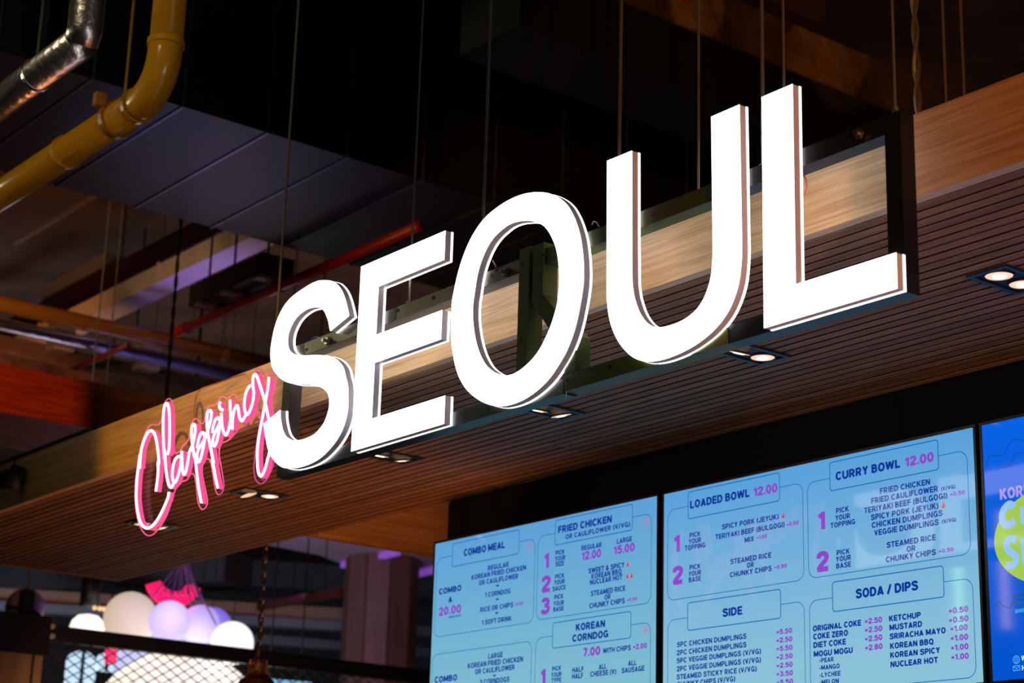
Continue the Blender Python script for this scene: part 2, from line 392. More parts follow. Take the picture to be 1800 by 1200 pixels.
# ------------------------------------------------------------------ illuminated letters
YL = 2.6140
def conv(raw, s, ox, oy): return [((p[0]/s+ox, p[1]/s+oy) if len(p) < 3 else (p[0]/s+ox, p[1]/s+oy, 1)) for p in raw]
Sout = (conv([(970, 535, 1), (950, 440), (920, 330), (880, 240), (830, 180), (790, 155), (740, 143), (690, 142), (620, 150), (540, 185), (460, 235), (380, 290), (310, 350), (240, 440), (180, 560), (140, 680), (115, 800), (98, 920), (100, 1020), (112, 1090), (135, 1145)], 6.316, 460, 470)
 + conv([(215, 40), (250, 82), (295, 113), (350, 135), (420, 148), (490, 150), (560, 153), (640, 165), (700, 190), (740, 225), (765, 270), (772, 330), (768, 400), (750, 470), (720, 550), (670, 620), (610, 680), (540, 715), (470, 738), (400, 742), (350, 725), (310, 690), (285, 640), (268, 570), (258, 500), (255, 423, 1), (78, 567, 1), (95, 680), (115, 790), (140, 870), (180, 940), (230, 995), (290, 1030), (370, 1038), (440, 1030), (530, 1005), (620, 965), (700, 910), (780, 830), (850, 740), (910, 630), (950, 510), (970, 390), (972, 260), (965, 150), (945, 70)], 6., 450, 650)
 + conv([(912, 1125), (880, 1070), (830, 1020), (760, 985), (690, 975), (600, 972), (520, 975), (450, 975), (390, 970), (340, 950), (305, 910), (290, 850), (292, 760), (315, 680), (360, 590), (420, 520), (500, 465), (560, 445), (610, 440), (650, 450), (690, 480), (720, 540), (740, 600), (750, 660), (762, 706, 1)], 6.316, 460, 470))
Eout = [(632.7, 468.3), (784.9, 405.3), (784, 456), (663.3, 503.3), (661.3, 588), (773.6, 546), (772.5, 598), (658.8, 636.3), (654.1, 734.8), (781.6, 695.6), (780.7, 745.3), (619.1, 792)]
Oout = conv([(100, 1100), (130, 960), (175, 800), (240, 630), (320, 480), (420, 350), (540, 250), (660, 175), (780, 125), (900, 102), (1000, 103), (1080, 120), (1170, 165), (1245, 235), (1300, 330), (1340, 430), (1375, 560), (1395, 700), (1405, 850), (1403, 1000), (1388, 1130)], 5.714, 780, 320) + \
 conv([(1370, 90), (1340, 240), (1295, 400), (1230, 560), (1150, 700), (1060, 830), (950, 940), (840, 1020), (740, 1070), (640, 1100), (560, 1108), (470, 1095), (380, 1060), (290, 1000), (220, 930), (160, 830), (120, 720), (95, 600), (78, 480), (70, 330), (75, 150), (84, 40)], 5.714, 780, 520)
Oin = conv([(820, 388), (880, 390), (950, 410), (1010, 445), (1060, 510), (1100, 590), (1130, 680), (1150, 800), (1160, 950), (1153, 1090)], 5.714, 780, 320) + \
 conv([(1142, 50), (1120, 150), (1080, 280), (1030, 400), (970, 520), (900, 620), (820, 700), (740, 760), (660, 793), (590, 793), (520, 770), (450, 720), (400, 655), (355, 560), (320, 440), (300, 320), (290, 200), (295, 60)], 5.714, 780, 520) + \
 conv([(308, 1120), (325, 1000), (350, 880), (390, 760), (440, 650), (500, 560), (570, 490), (650, 430), (735, 398)], 5.714, 780, 320)
Uout = [(1067, 282.4, 1), (1110.6, 264.6, 1), (1110.9, 470), (1113, 510), (1118, 532), (1125, 550), (1135, 564.5), (1146, 572.5), (1160, 575), (1178, 571.5), (1198, 563.5), (1214, 553), (1227, 540), (1238, 522), (1246, 500), (1250.5, 478), (1252.4, 450), (1252.6, 420), (1250, 205, 1), (1299.6, 183.6, 1), (1303.2, 400), (1303.6, 440), (1302.4, 466), (1299, 494), (1291.5, 521), (1280, 547), (1264, 570), (1244, 590), (1220, 607.5), (1196, 620.5), (1170, 630.5), (1150, 634.8), (1134, 635), (1118, 630.5), (1104, 621), (1090, 605), (1079, 585), (1071, 560), (1067.2, 532), (1066.2, 500)]
Lout = [(1338.75, 170), (1393, 148), (1398, 498.7), (1574.5, 445), (1577.5, 508), (1342.9, 575.2)]
def loopxz(px, smooth=True, k=5):
    pts = smooth_path(px, True, k) if smooth else [Vector(p) for p in px]
    return clean([Vector((q.x, q.z)) for q in to_plane(pts, 'y', YL)], 1e-4)
def outset(loop, d):
    n = len(loop); A = sum(loop[i].x*loop[(i+1) % n].y-loop[(i+1) % n].x*loop[i].y for i in range(n)); s = 1 if A > 0 else -1
    out = []
    for i in range(n):
        a, b, c = loop[i-1], loop[i], loop[(i+1) % n]; e1 = (b-a).normalized(); e2 = (c-b).normalized()
        n1 = Vector((e1.y, -e1.x)); n2 = Vector((e2.y, -e2.x)); m_ = (n1+n2)
        if m_.length < .2: m_ = n1.copy()
        m_.normalize(); out.append(b+m_*d*s/max(.5, m_.dot(n1)))
    return out
LET = [('S', [loopxz(Sout)], 'large glowing white letter S, first of the word, beside the pink script'),
       ('E', [loopxz(Eout, False)], 'large glowing white letter E between the S and the O'),
       ('O', [loopxz(Oout), loopxz(Oin)], 'large glowing white letter O in the middle of the word'),
       ('U', [loopxz(Uout)], 'large glowing white letter U between the O and the L'),
       ('L', [loopxz(Lout, False)], 'large glowing white letter L, last of the word')]
def straighten(loop, fam):
    """square up E and L: snap near-equal coordinates"""
    for ax in (0, 1):
        vals = sorted(set(round(p[ax], 6) for p in loop)); groups = []
        for v in vals:
            if groups and v-groups[-1][-1] < fam: groups[-1].append(v)
            else: groups.append([v])
        for p in loop:
            for g in groups:
                if g[0]-1e-5 <= p[ax] <= g[-1]+1e-5: p[ax] = sum(g)/len(g)
    return loop
for nm, loops, lab in LET:
    if nm in 'EL': loops = [straighten(loops[0], .014)]
    cx = sum(p.x for p in loops[0])/len(loops[0]); cz = min(p.y for p in loops[0])
    t = thing('illuminated_letter', lab, 'letter', (cx, YL, cz), 'illuminated letters hanging in front of the canopy')
    slab(loops, YL, YL+.001, 'face', WHITE, t, (True, False), True)
    slab(loops, YL+.001, YL+.0192, 'side_band', RETURN, t, (False, False), True)
    rim = [outset(lp, .0008) if i == 0 else outset(lp, -.0008) for i, lp in enumerate(loops)]
    slab(rim, YL+.0192, YL+.0252, 'backlight', HALO, t)

# ------------------------------------------------------------------ pink neon script
NC = mat('neon_core', (1, .8, .9, 1), .4, emi=(1, .62, .80, 1), est=2.6)
NBODY = mat('neon_side', (.3, .03, .08, 1), .5, emi=(1, .075, .27, 1), est=1.1)
NEDGE = mat('edge_lit_acrylic', (.9, .3, .6, 1), .3, emi=(.85, .10, .42, 1), est=.62)  # edge glow from the neon put in as emission
ga = bpy.data.materials.new('clear_acrylic'); ga.use_nodes = True; nt = ga.node_tree
for n_ in list(nt.nodes):
    if n_.type == 'BSDF_PRINCIPLED': nt.nodes.remove(n_)
tr = nt.nodes.new('ShaderNodeBsdfTransparent'); gl = nt.nodes.new('ShaderNodeBsdfGlossy'); gl.inputs['Roughness'].default_value = .03
mx = nt.nodes.new('ShaderNodeMixShader')
tr.inputs[0].default_value = (1, .985, .99, 1)
mx.inputs[0].default_value = .03; nt.links.new(tr.outputs[0], mx.inputs[1]); nt.links.new(gl.outputs[0], mx.inputs[2])
nt.links.new(mx.outputs[0], nt.nodes['Material Output'].inputs[0])
YN = 2.652
up_ = lambda r: conv(r, 6.314, 220, 640)
lo_ = lambda r: conv(r, 6.4286, 220, 780)
strokes = {
 'C': lo_([(497, 545), (488, 600), (465, 660), (430, 740), (380, 835), (330, 905), (285, 940), (245, 950), (205, 930), (172, 880), (150, 800), (135, 700), (127, 600), (131, 480), (140, 360), (155, 240), (172, 120)]) + up_([(165, 1150), (170, 1050), (182, 950), (206, 860), (235, 790), (262, 748), (290, 738), (320, 760), (343, 820), (358, 900), (370, 1000), (378, 1110)]) + lo_([(372, 200), (375, 300), (368, 400), (358, 470), (350, 535)]),
 'l': lo_([(480, 120)]) + up_([(488, 950), (494, 850), (496, 740), (495, 620), (490, 520), (478, 455), (458, 436), (438, 470), (427, 560), (424, 680), (426, 820), (432, 950), (440, 1060)]) + lo_([(448, 60), (455, 180), (463, 290), (478, 390), (495, 460), (512, 488), (532, 482), (548, 450)]),
 'a': lo_([(628, 140), (600, 142), (572, 170), (550, 225), (537, 300), (536, 370), (548, 425), (568, 432), (590, 390), (612, 320), (628, 240), (638, 160), (641, 88), (644, 150), (648, 240), (653, 310), (665, 345), (684, 322), (700, 260), (714, 180), (726, 98)]),
 'p': up_([(712, 980), (730, 940), (752, 890), (768, 820), (780, 750), (780, 690), (762, 668), (744, 690), (738, 750), (744, 840), (756, 940), (772, 1040)]) + lo_([(788, 120), (805, 260), (820, 400), (838, 530), (862, 662)]),
 'p_bowl': up_([(800, 930), (812, 860), (830, 795), (852, 760), (875, 768), (885, 815), (876, 890), (860, 970), (842, 1040), (822, 1080), (805, 1068), (800, 1010), (815, 950), (850, 890), (885, 830), (905, 780)]),
 'p2': up_([(905, 780), (925, 720), (945, 650), (958, 580), (958, 530), (936, 513), (916, 540), (910, 610), (914, 700), (926, 800), (945, 900), (965, 1000), (985, 1100)]) + lo_([(985, 170), (1005, 280), (1025, 390), (1048, 495)]),
 'p2_bowl': up_([(968, 760), (980, 690), (998, 630), (1020, 597), (1043, 602), (1053, 650), (1048, 720), (1032, 800), (1015, 870), (995, 905), (978, 895), (975, 840), (992, 780), (1020, 720), (1048, 660), (1068, 600)]),
 'i': up_([(1070, 545), (1074, 620), (1082, 700), (1098, 760), (1120, 785), (1142, 752), (1160, 680), (1172, 600), (1170, 500), (1165, 400)]),
 'dot': up_([(1058, 420), (1047, 452), (1056, 492), (1085, 510)]),
 'n': up_([(1165, 400), (1170, 520), (1180, 640), (1192, 725), (1193, 650), (1203, 560), (1222, 485), (1243, 460), (1258, 495), (1266, 560), (1280, 612), (1302, 626), (1325, 592), (1348, 545)]),
 'g': up_([(1415, 238), (1385, 242), (1350, 300), (1328, 390), (1325, 480), (1342, 550), (1365, 552), (1395, 495), (1420, 410), (1430, 320), (1420, 230), (1422, 150), (1443, 112), (1468, 145), (1500, 240), (1535, 350), (1562, 450), (1583, 550), (1605, 650)]),
 'g_tail': up_([(1597, 145), (1590, 240), (1572, 350), (1548, 470), (1525, 600), (1502, 720), (1480, 850), (1468, 1000), (1472, 1120)]) + lo_([(1497, 250), (1510, 330), (1535, 365), (1563, 330), (1592, 250), (1615, 160)]) + up_([(1600, 1000), (1612, 900)]),
}
neon = thing('neon_script_sign', 'pink neon script sign on clear acrylic, left of the white letters', 'neon sign', at(265, 930, 'y', YN))
core = MB(); body = MB()
for k_, px in strokes.items():
    pts = [at(p.x, p.y, 'y', YN) for p in smooth_path(px, False, 4)]
    q = [pts[0]]
    for p in pts[1:]:
        if (p-q[-1]).length > .002: q.append(p)
    core.tube(q, .0043, 8)
    # body strip behind the core
    n = len(q); base = len(body.v)
    for i, p in enumerate(q):
        d = (q[min(i+1, n-1)]-q[max(i-1, 0)]).normalized(); s_ = Vector((-d.z, 0, d.x))*.0044
        for off, y in ((s_, .001), (-s_, .001), (-s_, .016), (s_, .016)): body.v.append(p+off+Vector((0, y, 0)))
    for i in range(n-1):
        a = base+i*4
        for j in range(4): body.f.append((a+j, a+(j+1) % 4, a+4+(j+1) % 4, a+4+j))
    body.f.append((base, base+1, base+2, base+3)); e = base+(n-1)*4; body.f.append((e, e+3, e+2, e+1))
core.build('tube_core', NC, neon, True); o = body.build('tube_body', NBODY, neon); o['label'] = 'deep pink silicone body behind the bright tube'
outl = lo_([(106, 600), (118, 760), (150, 900), (195, 990), (250, 1035), (310, 1020), (370, 960), (430, 870), (480, 770), (520, 640), (560, 520), (605, 460), (650, 420), (690, 408), (728, 350), (758, 335), (783, 380), (800, 500), (815, 640), (838, 710), (868, 740), (905, 712), (926, 650), (910, 560), (888, 450), (866, 330), (870, 240), (897, 185), (932, 165), (958, 200), (975, 280), (990, 380), (1008, 490), (1028, 555), (1055, 572), (1090, 545), (1110, 470), (1100, 380), (1078, 250), (1058, 130), (1058, 50)]) + \
 up_([(1040, 1000), (1042, 930), (1070, 875), (1120, 855), (1170, 815), (1220, 760), (1260, 705), (1320, 680), (1370, 630), (1420, 575), (1455, 532), (1482, 540), (1493, 590), (1480, 700), (1460, 820), (1440, 950), (1425, 1100)]) + \
 lo_([(1447, 230), (1450, 320), (1467, 400), (1500, 440), (1540, 445), (1590, 400), (1640, 310), (1680, 200)]) + \
 up_([(1665, 1000), (1672, 850), (1668, 700), (1645, 560), (1622, 460), (1625, 360), (1655, 240), (1675, 140), (1655, 95), (1620, 84), (1585, 118), (1550, 135), (1525, 95), (1495, 48), (1450, 55), (1420, 110), (1390, 190), (1345, 270), (1310, 370), (1280, 395), (1250, 395), (1225, 345), (1190, 330), (1152, 365), (1120, 380), (1090, 360), (1050, 370), (1020, 430), (980, 455), (930, 462), (895, 520), (875, 620), (848, 660), (820, 640), (795, 606), (760, 610), (730, 660), (715, 760), (690, 850), (642, 893), (610, 950), (570, 985), (547, 970), (540, 880), (546, 700), (540, 560), (522, 430), (490, 380), (450, 400), (425, 460), (410, 560), (393, 635), (350, 675), (300, 665), (250, 700), (210, 780), (172, 900), (145, 1030), (128, 1160)]) + lo_([(112, 400)])
lp = clean([Vector((q.x, q.z)) for q in to_plane(smooth_path(outl, True, 2), 'y', YN+.018)], 1e-3)
slab([lp], YN+.018, YN+.022, 'backing_plate', ga, neon, (True, True), False)['label'] = 'clear acrylic sheet cut around the script'
edge = MB(); q3 = [Vector((p.x, YN+.020, p.y)) for p in lp]; edge.tube(q3+[q3[0]], .0016, 6, False); edge.build('plate_edge', NEDGE, neon)
mb = MB()
for px, py in ((270, 931), (459, 842), (451, 655)): c = at(px, py, 'y', YN+.012); mb.tube([c, c+Vector((0, .008, 0))], .004, 8)
mb.build('standoff', mat('pale_pink_plastic', (.7, .4, .6, 1), .4), neon)
wires = MB()
w1 = [at(a, b, 'y', YN+.03) for a, b in ((341, 734), (341, 722), (343, 705), (346, 692), (353, 683), (362, 679))]; w1.append(Vector((w1[-1].x+.03, YF+.02, ztop+.004)))
wires.tube(w1, .0018, 6)
wires.build('lead', mat('clear_lead', (.35, .12, .1, 1), .4), neon)

# small wires on the letters
def wire(px, y, r, m_, label, cat='wire', up=0):
    o = MB().tube([at(a, b, 'y', y) for a, b in [(p.x, p.y) for p in smooth_path(px, False, 5)]], r, 6).build('feed_wire', m_, None, True)
    return tag(o, label, cat)
wire([(866, 458), (869, 463), (871, 470), (869, 478)], YB-.001, .0014, mat('white_wire', (.8, .8, .8, 1), .4), 'white feed wire at the left inside of the letter O')
wire([(871, 463), (873, 470), (872, 476)], YB-.0015, .0012, mat('red_wire', (.6, .02, .02, 1), .4), 'red feed wire at the left inside of the letter O')
wire([(1413, 309), (1417, 319), (1417, 331), (1413, 343)], YB+.045, .0012, MATS['red_wire'], 'thin red wire dangling right of the letter L stem')
wire([(1414, 309), (1418.5, 320), (1418, 330)], YB+.049, .0012, MATS['white_wire'], 'thin white wire dangling right of the letter L stem')
wire([(546, 600), (552, 594), (560, 593), (565, 596)], YB+.02, .0022, mat('blue_wire', (.02, .12, .7, 1), .4), 'blue cable loop on the rail inside the letter S')
wire([(712, 536), (714, 531), (720, 530), (723, 533)], YB+.02, .0018, MATS['blue_wire'], 'blue cable loop on the rail behind the letter E')
wire([(1041, 395), (1044, 389), (1049, 391), (1053, 398)], YB+.02, .0014, mat('grey_wire', (.2, .2, .2, 1), .4), 'grey wire ends sticking up right of the letter O')
wire([(995.5, 688), (995.7, 697)], YB-.002, .0013, MATS['white_wire'], 'short screw tip under the left end of the green rail', 'screw')

# ------------------------------------------------------------------ hanging rods
def rod(px, py, y, r, label, zt=Z(4.6), thick=False, group='hanging rods', x=None, zb=None):
    p = at(px, py, 'y', y) if x is None else at(px, py, 'x', x)
    mb = MB()
    if thick:
        n = int((zt-p.z)/.02)
        for ph in (0, PI):
            mb.tube([p+Vector((math.cos(i*.8+ph)*r*.6, math.sin(i*.8+ph)*r*.6, (zt-p.z)*i/n)) for i in range(n+1)], r*.55, 5)
    else:
        mb.tube([p, Vector((p.x, p.y, zt))], r, 8)
        mb.tube([p, p+Vector((0, 0, .008))], r*2.2, 6)
    o = mb.build('hanging_rod', ROD); tag(o, label, 'rod', group)
    return o
YR = YB+.019
def rtop(px, zt):   # a rod standing on a rail: pixel column px, rail height zt
    lo, hi = -200., 900.
    for _ in range(40):
        m_ = (lo+hi)/2
        if at(px, m_, 'y', YR).z > zt: lo = m_
        else: hi = m_
    return m_
for px, zt, lab in ((719, at_z1, 'thin threaded rod rising behind the letter E'), (846, at_z1, 'thin threaded rod rising from behind the left side of the letter O'),
                    (1087, bt_z1, 'threaded rod rising from the left stem of the letter U'), (1228, bt_z1, 'thin threaded rod inside the letter U near its right stem'),
                    (1342, bt_z1, 'threaded rod rising from the left edge of the letter L'), (1380, bt_z1, 'thin threaded rod rising from the middle of the letter L stem')):
    rod(px, rtop(px, zt), YR, .0042 if px in (1087, 1342, 846) else .003, lab)
rod(1574, 196, YB+.019, .003, 'thin rod rising from the black post at the right end of the sign')
YH = YF+.1
def ztp(px, y, zt):
    lo, hi = -300., 1000.
    for _ in range(40):
        m_ = (lo+hi)/2
        if at(px, m_, 'y', y).z > zt: lo = m_
        else: hi = m_
    return m_
for px, r, th, lab in ((480, .0042, False, 'rod rising past the left side of the letter S to the duct'),
                       
                       (1616, .0085, True, 'thick twisted hanger right of the black sign post'),
                       (1666, .003, False, 'faint thin rod above the right end of the orange fascia'),
                       (1698, .003, False, 'faint thin rod second from the right edge of the photo')):
    rod(px, ztp(px, YH, ztop-.01), YH, r, lab, thick=th)
rod(292, 700, 3.98, .0095, 'thick twisted hanger above the pink letter l', thick=True)

# ------------------------------------------------------------------ far red-lit canopy
XR = -8.7
z1 = .5*(at(0, 637, 'x', XR).z+at(306, 701, 'x', XR).z); z0 = .5*(at(0, 725, 'x', XR).z+at(165, 753, 'x', XR).z)
red = thing('timber_canopy', 'red-lit timber canopy edge at the far left above the ochre fascia', 'canopy', (XR, 3, z0))
MB().box(XR-.03, XR, 1.2, 6.5, z0, z1).build('fascia_board', REDW, red)
for i in range(14):
    MB().box(XR-.036-.05*(i+1)+.008, XR-.036-.05*i, 1.2, 6.5, z0+.002, z0+.016).build('slat', SLAT, red)
MB().box(XR-.75, XR-.03, 1.2, 6.5, z0+.02, z0+.03).build('backing_board', BLACK, red)
yb = at(60, 800, 'z', z0).y
for k, (px, py) in enumerate(((163, 668), (187, 674))):
    p = at(px, py, 'x', XR-.1)
    o = MB().tube([p, Vector((p.x, p.y, Z(4.6)))], .004, 8).build('hanging_rod', ROD)
    tag(o, ('left of two thin rods above the red-lit timber board', 'right of two thin rods above the red-lit timber board')[k], 'rod', 'hanging rods')
# black strip put in for the shadow gap at the fascia top, far left
mb = MB().box(xl, at(166, 753, 'y', YF+.04).x, YF+.03, YF+.08, ztop-.0095, ztop+.035)
tag(mb.build('shadow_strip', BLACK), 'black strip standing in for shadow along the fascia top at the far left', 'shadow strip')
# small spotlight bracket on fascia far left
t = thing('track_spotlight', 'small black spotlight clamped to the fascia at the left edge of the photo', 'spotlight', at(20, 840, 'y', YF-.05))
MB().box(at(-20, 828, 'y', YF-.03).x, at(18, 840, 'y', YF-.03).x, YF-.05, YF-.002, at(10, 846, 'y', YF-.03).z, at(10, 829, 'y', YF-.03).z).build('arm', BLACK, t)
pc = at(26, 842, 'y', YF-.04)
mb = MB(); mb.tube([pc+Vector((0, .01, .045)), pc+Vector((0, -.01, -.045))], [.03, .033], 16); mb.build('head', BLACK, t, True)
mb = MB(); mb.tube([pc+Vector((0, -.01, -.046)), pc+Vector((0, -.0102, -.047))], .026, 16); mb.build('lens', mat('dark_glass', (.02, .02, .025, 1), .1), t)
MB().tube([at(22, 823, 'y', YF-.03), at(28, 805, 'y', YF-.01)], .0035, 6).build('lead', BLACK, t)

# ------------------------------------------------------------------ large duct
ZD = Z(3.0); S_ = 3.0/2.2
dx0, dx1 = -5.445*S_, -4.6*S_
duct = thing('ventilation_duct', 'large black rectangular duct crossing overhead above the letters', 'duct', (dx0, 3, ZD))
ys = [-.5]; y = 2.059*S_-.29*S_*6
yy = y
edges = []
while yy < 9: edges.append(yy); yy += .286*S_
DUCTM = mat('duct_pinkish_sheet', (.09, .06, .062, 1), .5, .2)
for a, b in zip(edges[:-1], edges[1:]):
    MB().box(dx0, dx1, a+.004, b-.004, ZD, ZD+.95).build('duct_section', DUCT, duct)
    mb = MB(); e = .006
    mb.box(dx0-e, dx1+e, b-.005, b+.005, ZD-e, ZD-.0); mb.box(dx1, dx1+e, b-.005, b+.005, ZD, ZD+.95); mb.box(dx0-e, dx0, b-.005, b+.005, ZD, ZD+.95)
    mb.build('seam_flange', mat('duct_flange', (.12, .12, .14, 1), .35, .5), duct)

# ------------------------------------------------------------------ pipes upper left
def zbend(p0, p1, p2, r, k=10):
    p0, p1, p2 = map(Vector, (p0, p1, p2)); a = p1+(p0-p1).normalized()*r; b = p1+(p2-p1).normalized()*r
    return [(1-t)**2*a+2*t*(1-t)*p1+t*t*b for t in [i/k for i in range(k+1)]]
ZY = Z(2.55)
c0 = at(217, 203, 'z', ZY); yv = c0.y
pl = Vector((at(0, 328, 'y', yv).x-1.5, yv, ZY)); pv = Vector((at(284, 165, 'y', yv).x, yv, ZY)); pt = Vector((pv.x, yv, Z(4.6)))
ry = .056
tp = thing('yellow_pipe', 'yellow painted pipe bending upwards at the top left', 'pipe', pv)
bend = zbend(pl, pv, pt, .17)
MB().tube([pl, bend[0]], ry, 24).build('pipe_run', YEL, tp, True)
MB().tube(bend, ry*1.03, 24).build('elbow', YEL, tp, True)
MB().tube([bend[-1], pt], ry*.99, 24).build('riser', YEL, tp, True)
for c, d in ((bend[0], Vector((1, 0, 0))), (bend[-1], Vector((0, 0, 1))), (Vector((at(118, 262, 'y', yv).x, yv, ZY)), Vector((1, 0, 0)))):
    MB().tube([c-d*.012, c-d*.01, c+d*.01, c+d*.012], [ry, ry*1.12, ry*1.12, ry], 24).build('collar', YEL, tp)
cc = Vector((at(207, 200, 'y', yv).x, yv, ZY))
mb = MB().tube([cc-Vector((.012, 0, 0)), cc+Vector((.012, 0, 0))], ry*1.22, 24); mb.box(cc.x-.015, cc.x+.015, yv-.09, yv-.05, ZY+.03, ZY+.075); mb.tube([(cc.x+.045, yv, ZY+.05), (cc.x+.045, yv, Z(3.0))], .006, 6)
mb.build('clamp', mat('yellow_clamp', (.38, .16, .01, 1), .4), tp)
cv = Vector((pv.x, yv, at(284, 18, 'y', yv).z)); MB().box(cv.x-.1, cv.x-.05, yv-.012, yv+.012, cv.z-.012, cv.z+.012).build('bracket', YEL, tp)
ZF = Z(2.45)
c0 = at(75, 125, 'z', ZF); yv2 = c0.y
pl = Vector((at(0, 172, 'y', yv2).x-1.5, yv2, ZF)); pv = Vector((at(146, 82, 'y', yv2).x, yv2, ZF)); pt = Vector((pv.x, yv2, Z(4.6)))
tf = thing('foil_pipe', 'silver foil-wrapped pipe with a mitred elbow in the top left corner', 'pipe', pv)
MB().tube([pl, pv+Vector((-.02, 0, 0))], .052, 24).build('pipe_run', FOIL, tf, True)
MB().tube([pv+Vector((-.02, 0, 0)), pv+Vector((0, 0, .03)), pt], [.052, .053, .052], 24).build('riser', FOIL, tf, True)
cb = Vector((at(68, 120, 'y', yv2).x, yv2, ZF)); MB().tube([cb-Vector((.008, 0, 0)), cb+Vector((.008, 0, 0))], .055, 24).build('band', FOIL, tf)
mb = MB().box(cb.x-.01, cb.x+.01, yv2-.01, yv2+.01, ZF+.05, ZF+.3); mb.build('hanger', BLACK, tf)

# ------------------------------------------------------------------ ceiling services, left (along x or along y)
def xbox(name, m_, lab, cat, t0, t1, b0, b1, z, depth_px=None, depth=.3, ext=(0, 0), grp=None, hgt=None):
    """box along x: front-face bottom edge seen at b0-b1 (height z), top edge at t0"""
    p0 = at(*b0, 'z', z); p1 = at(*b1, 'z', z); y = (p0.y+p1.y)/2
    zt = at(*t0, 'y', y).z if hgt is None else z+hgt
    if depth_px: depth = at(*depth_px, 'z', z).y-y
    x0 = p0.x-ext[0]; x1 = p1.x+ext[1]
    o = MB().box(x0, x1, y, y+depth, z, zt).build(name, m_); tag(o, lab, cat, grp); return o, y, depth, zt, x0, x1
o, yc, dc, zc, cx0, cx1 = xbox('air_duct', CREAM, 'cream rectangular air duct running behind the thin rods at the left', 'duct', (315, 446), None, (163, 550), (439, 420), Z(3.45), depth_px=(327, 503), ext=(2.5, .5))
for xx in (at(278, 480, 'y', yc).x, at(163, 550, 'y', yc).x-.8, at(430, 425, 'y', yc).x+.5):
    MB().box(xx-.012, xx+.012, yc-.008, yc-.001, Z(3.45)-.01, zc+.01).build('seam_flange', CREAM, o)
o, ym, _, _, _, _ = xbox('steel_beam', MAROON, 'dark maroon steel beam above the cream duct at the left', 'beam', (230, 470), None, (110, 545), (385, 408), Z(3.7), depth=.12, ext=(2.5, .5), hgt=.15)
xbox('air_duct', GREYB, 'grey air duct end under the brown slab at the left', 'duct', None, None, (62, 525), (195, 471), Z(3.9), depth=.35, hgt=.1)
xbox('conduit', mat('pale_conduit', (.35, .27, .2, 1), .6), 'pale conduit fixed to the brown slab at the left', 'conduit', None, None, (15, 428), (175, 345), Z(4.57), depth=.03, hgt=.03)
o, yt_, dt_, zt_, tx0, tx1 = xbox('cable_tray', mat('dark_tray', (.05, .045, .035, 1), .6), 'dark cable tray hung on rods above the red pipe', 'tray', (400, 472), None, (330, 538), (442, 488), Z(2.9), depth=.18, ext=(0, .1))
for f in (.15, .5, .95):
    xx = tx0+(tx1-tx0)*f
    MB().tube([(xx, yt_+.05, zt_), (xx, yt_+.05, Z(4.6))], .006, 6).build('hanger', ROD, o)
    MB().box(xx-.03, xx+.03, yt_-.01, yt_+dt_+.01, Z(2.9)-.02, Z(2.9)-.003).build('foot', mat('grey_bracket', (.25, .22, .26, 1), .5), o)
def xpipe(name, m_, lab, p0, p1, z, rpx, ext=(0, 0), collars=()):
    a = at(*p0, 'z', z); b = at(*p1, 'z', z); y = (a.y+b.y)/2; mid = (a+b)/2; dep = (mid-Vector((0, 0, CAMZ))).dot(FW); r = rpx*dep/FPX
    t = thing(name, lab, 'pipe', (a.x, y, z)); MB().tube([(a.x-ext[0], y, z), (b.x+ext[1], y, z)], r, 16).build('pipe_run', m_, t, True)
    for f in collars:
        x = a.x+(b.x-a.x)*f; MB().tube([(x-.05, y, z), (x+.05, y, z)], r*1.25, 16).build('coupling', m_, t)
    return t
xpipe('sprinkler_pipe', REDP, 'bright red sprinkler pipe rising behind the letter S', (310, 580), (610, 457), Z(2.85), 9, (0, .6), (.02, .62))
xpipe('sprinkler_pipe', mat('dull_red_paint', (.2, .012, .01, 1), .5), 'short piece of red pipe seen under the silver pipe at the left', (165, 633), (225, 606), Z(2.9), 5, (.3, 0))
def ypipe(name, m_, lab, p0, p1, x, rpx, ext=(0, 0), bands=()):
    a = at(*p0, 'x', x); b = at(*p1, 'x', x); z = (a.z+b.z)/2; mid = (a+b)/2; dep = (mid-Vector((0, 0, CAMZ))).dot(FW); r = rpx*dep/FPX
    t = thing(name, lab, 'pipe', (x, a.y, z)); MB().tube([(x, a.y-ext[0], z), (x, b.y+ext[1], z)], r, 20).build('pipe_run', m_, t, True)
    for f in bands:
        y = a.y+(b.y-a.y)*f; MB().tube([(x, y-.02, z), (x, y+.02, z)], r*1.12, 20).build('clamp', m_, t)
        MB().tube([(x, y, z+r), (x, y, Z(4.6))], .006, 6).build('hanger', ROD, t)
    return t
ypipe('orange_pipe', ORA, 'orange pipe running above the silver pipe at the left', (0, 529), (455, 640), -9.6, 14, (2, 1.5), (.85,))
ypipe('silver_pipe', FOIL, 'silver insulated pipe under the orange pipe at the left', (0, 568), (420, 662), -9.55, 11, (2, .1))
# rough beam with ledge above the red canopy
x = -9.9; za = at(200, 655, 'x', x).z; zb = at(200, 680, 'x', x).z; zc2 = at(200, 630, 'x', x).z
lb = thing('concrete_beam', 'rough brown concrete beam with a ledge above the red-lit board', 'beam', (x, 3, zb))
MB().box(x-.3, x, 1, 9, zb, zc2).build('beam_body', CONC2, lb); MB().box(x, x+.10, 1, 9, zb-.04, za-.06).build('ledge', CONC2, lb)
for py, pz in ((114, 600), (265, 650)):
    c = at(py, pz, 'x', x+.12); MB().box(x+.0, x+.12, c.y-.06, c.y+.06, zc2-.05, zc2+.18).build('bracket', mat('pale_bracket', (.45, .36, .26, 1), .6), lb)

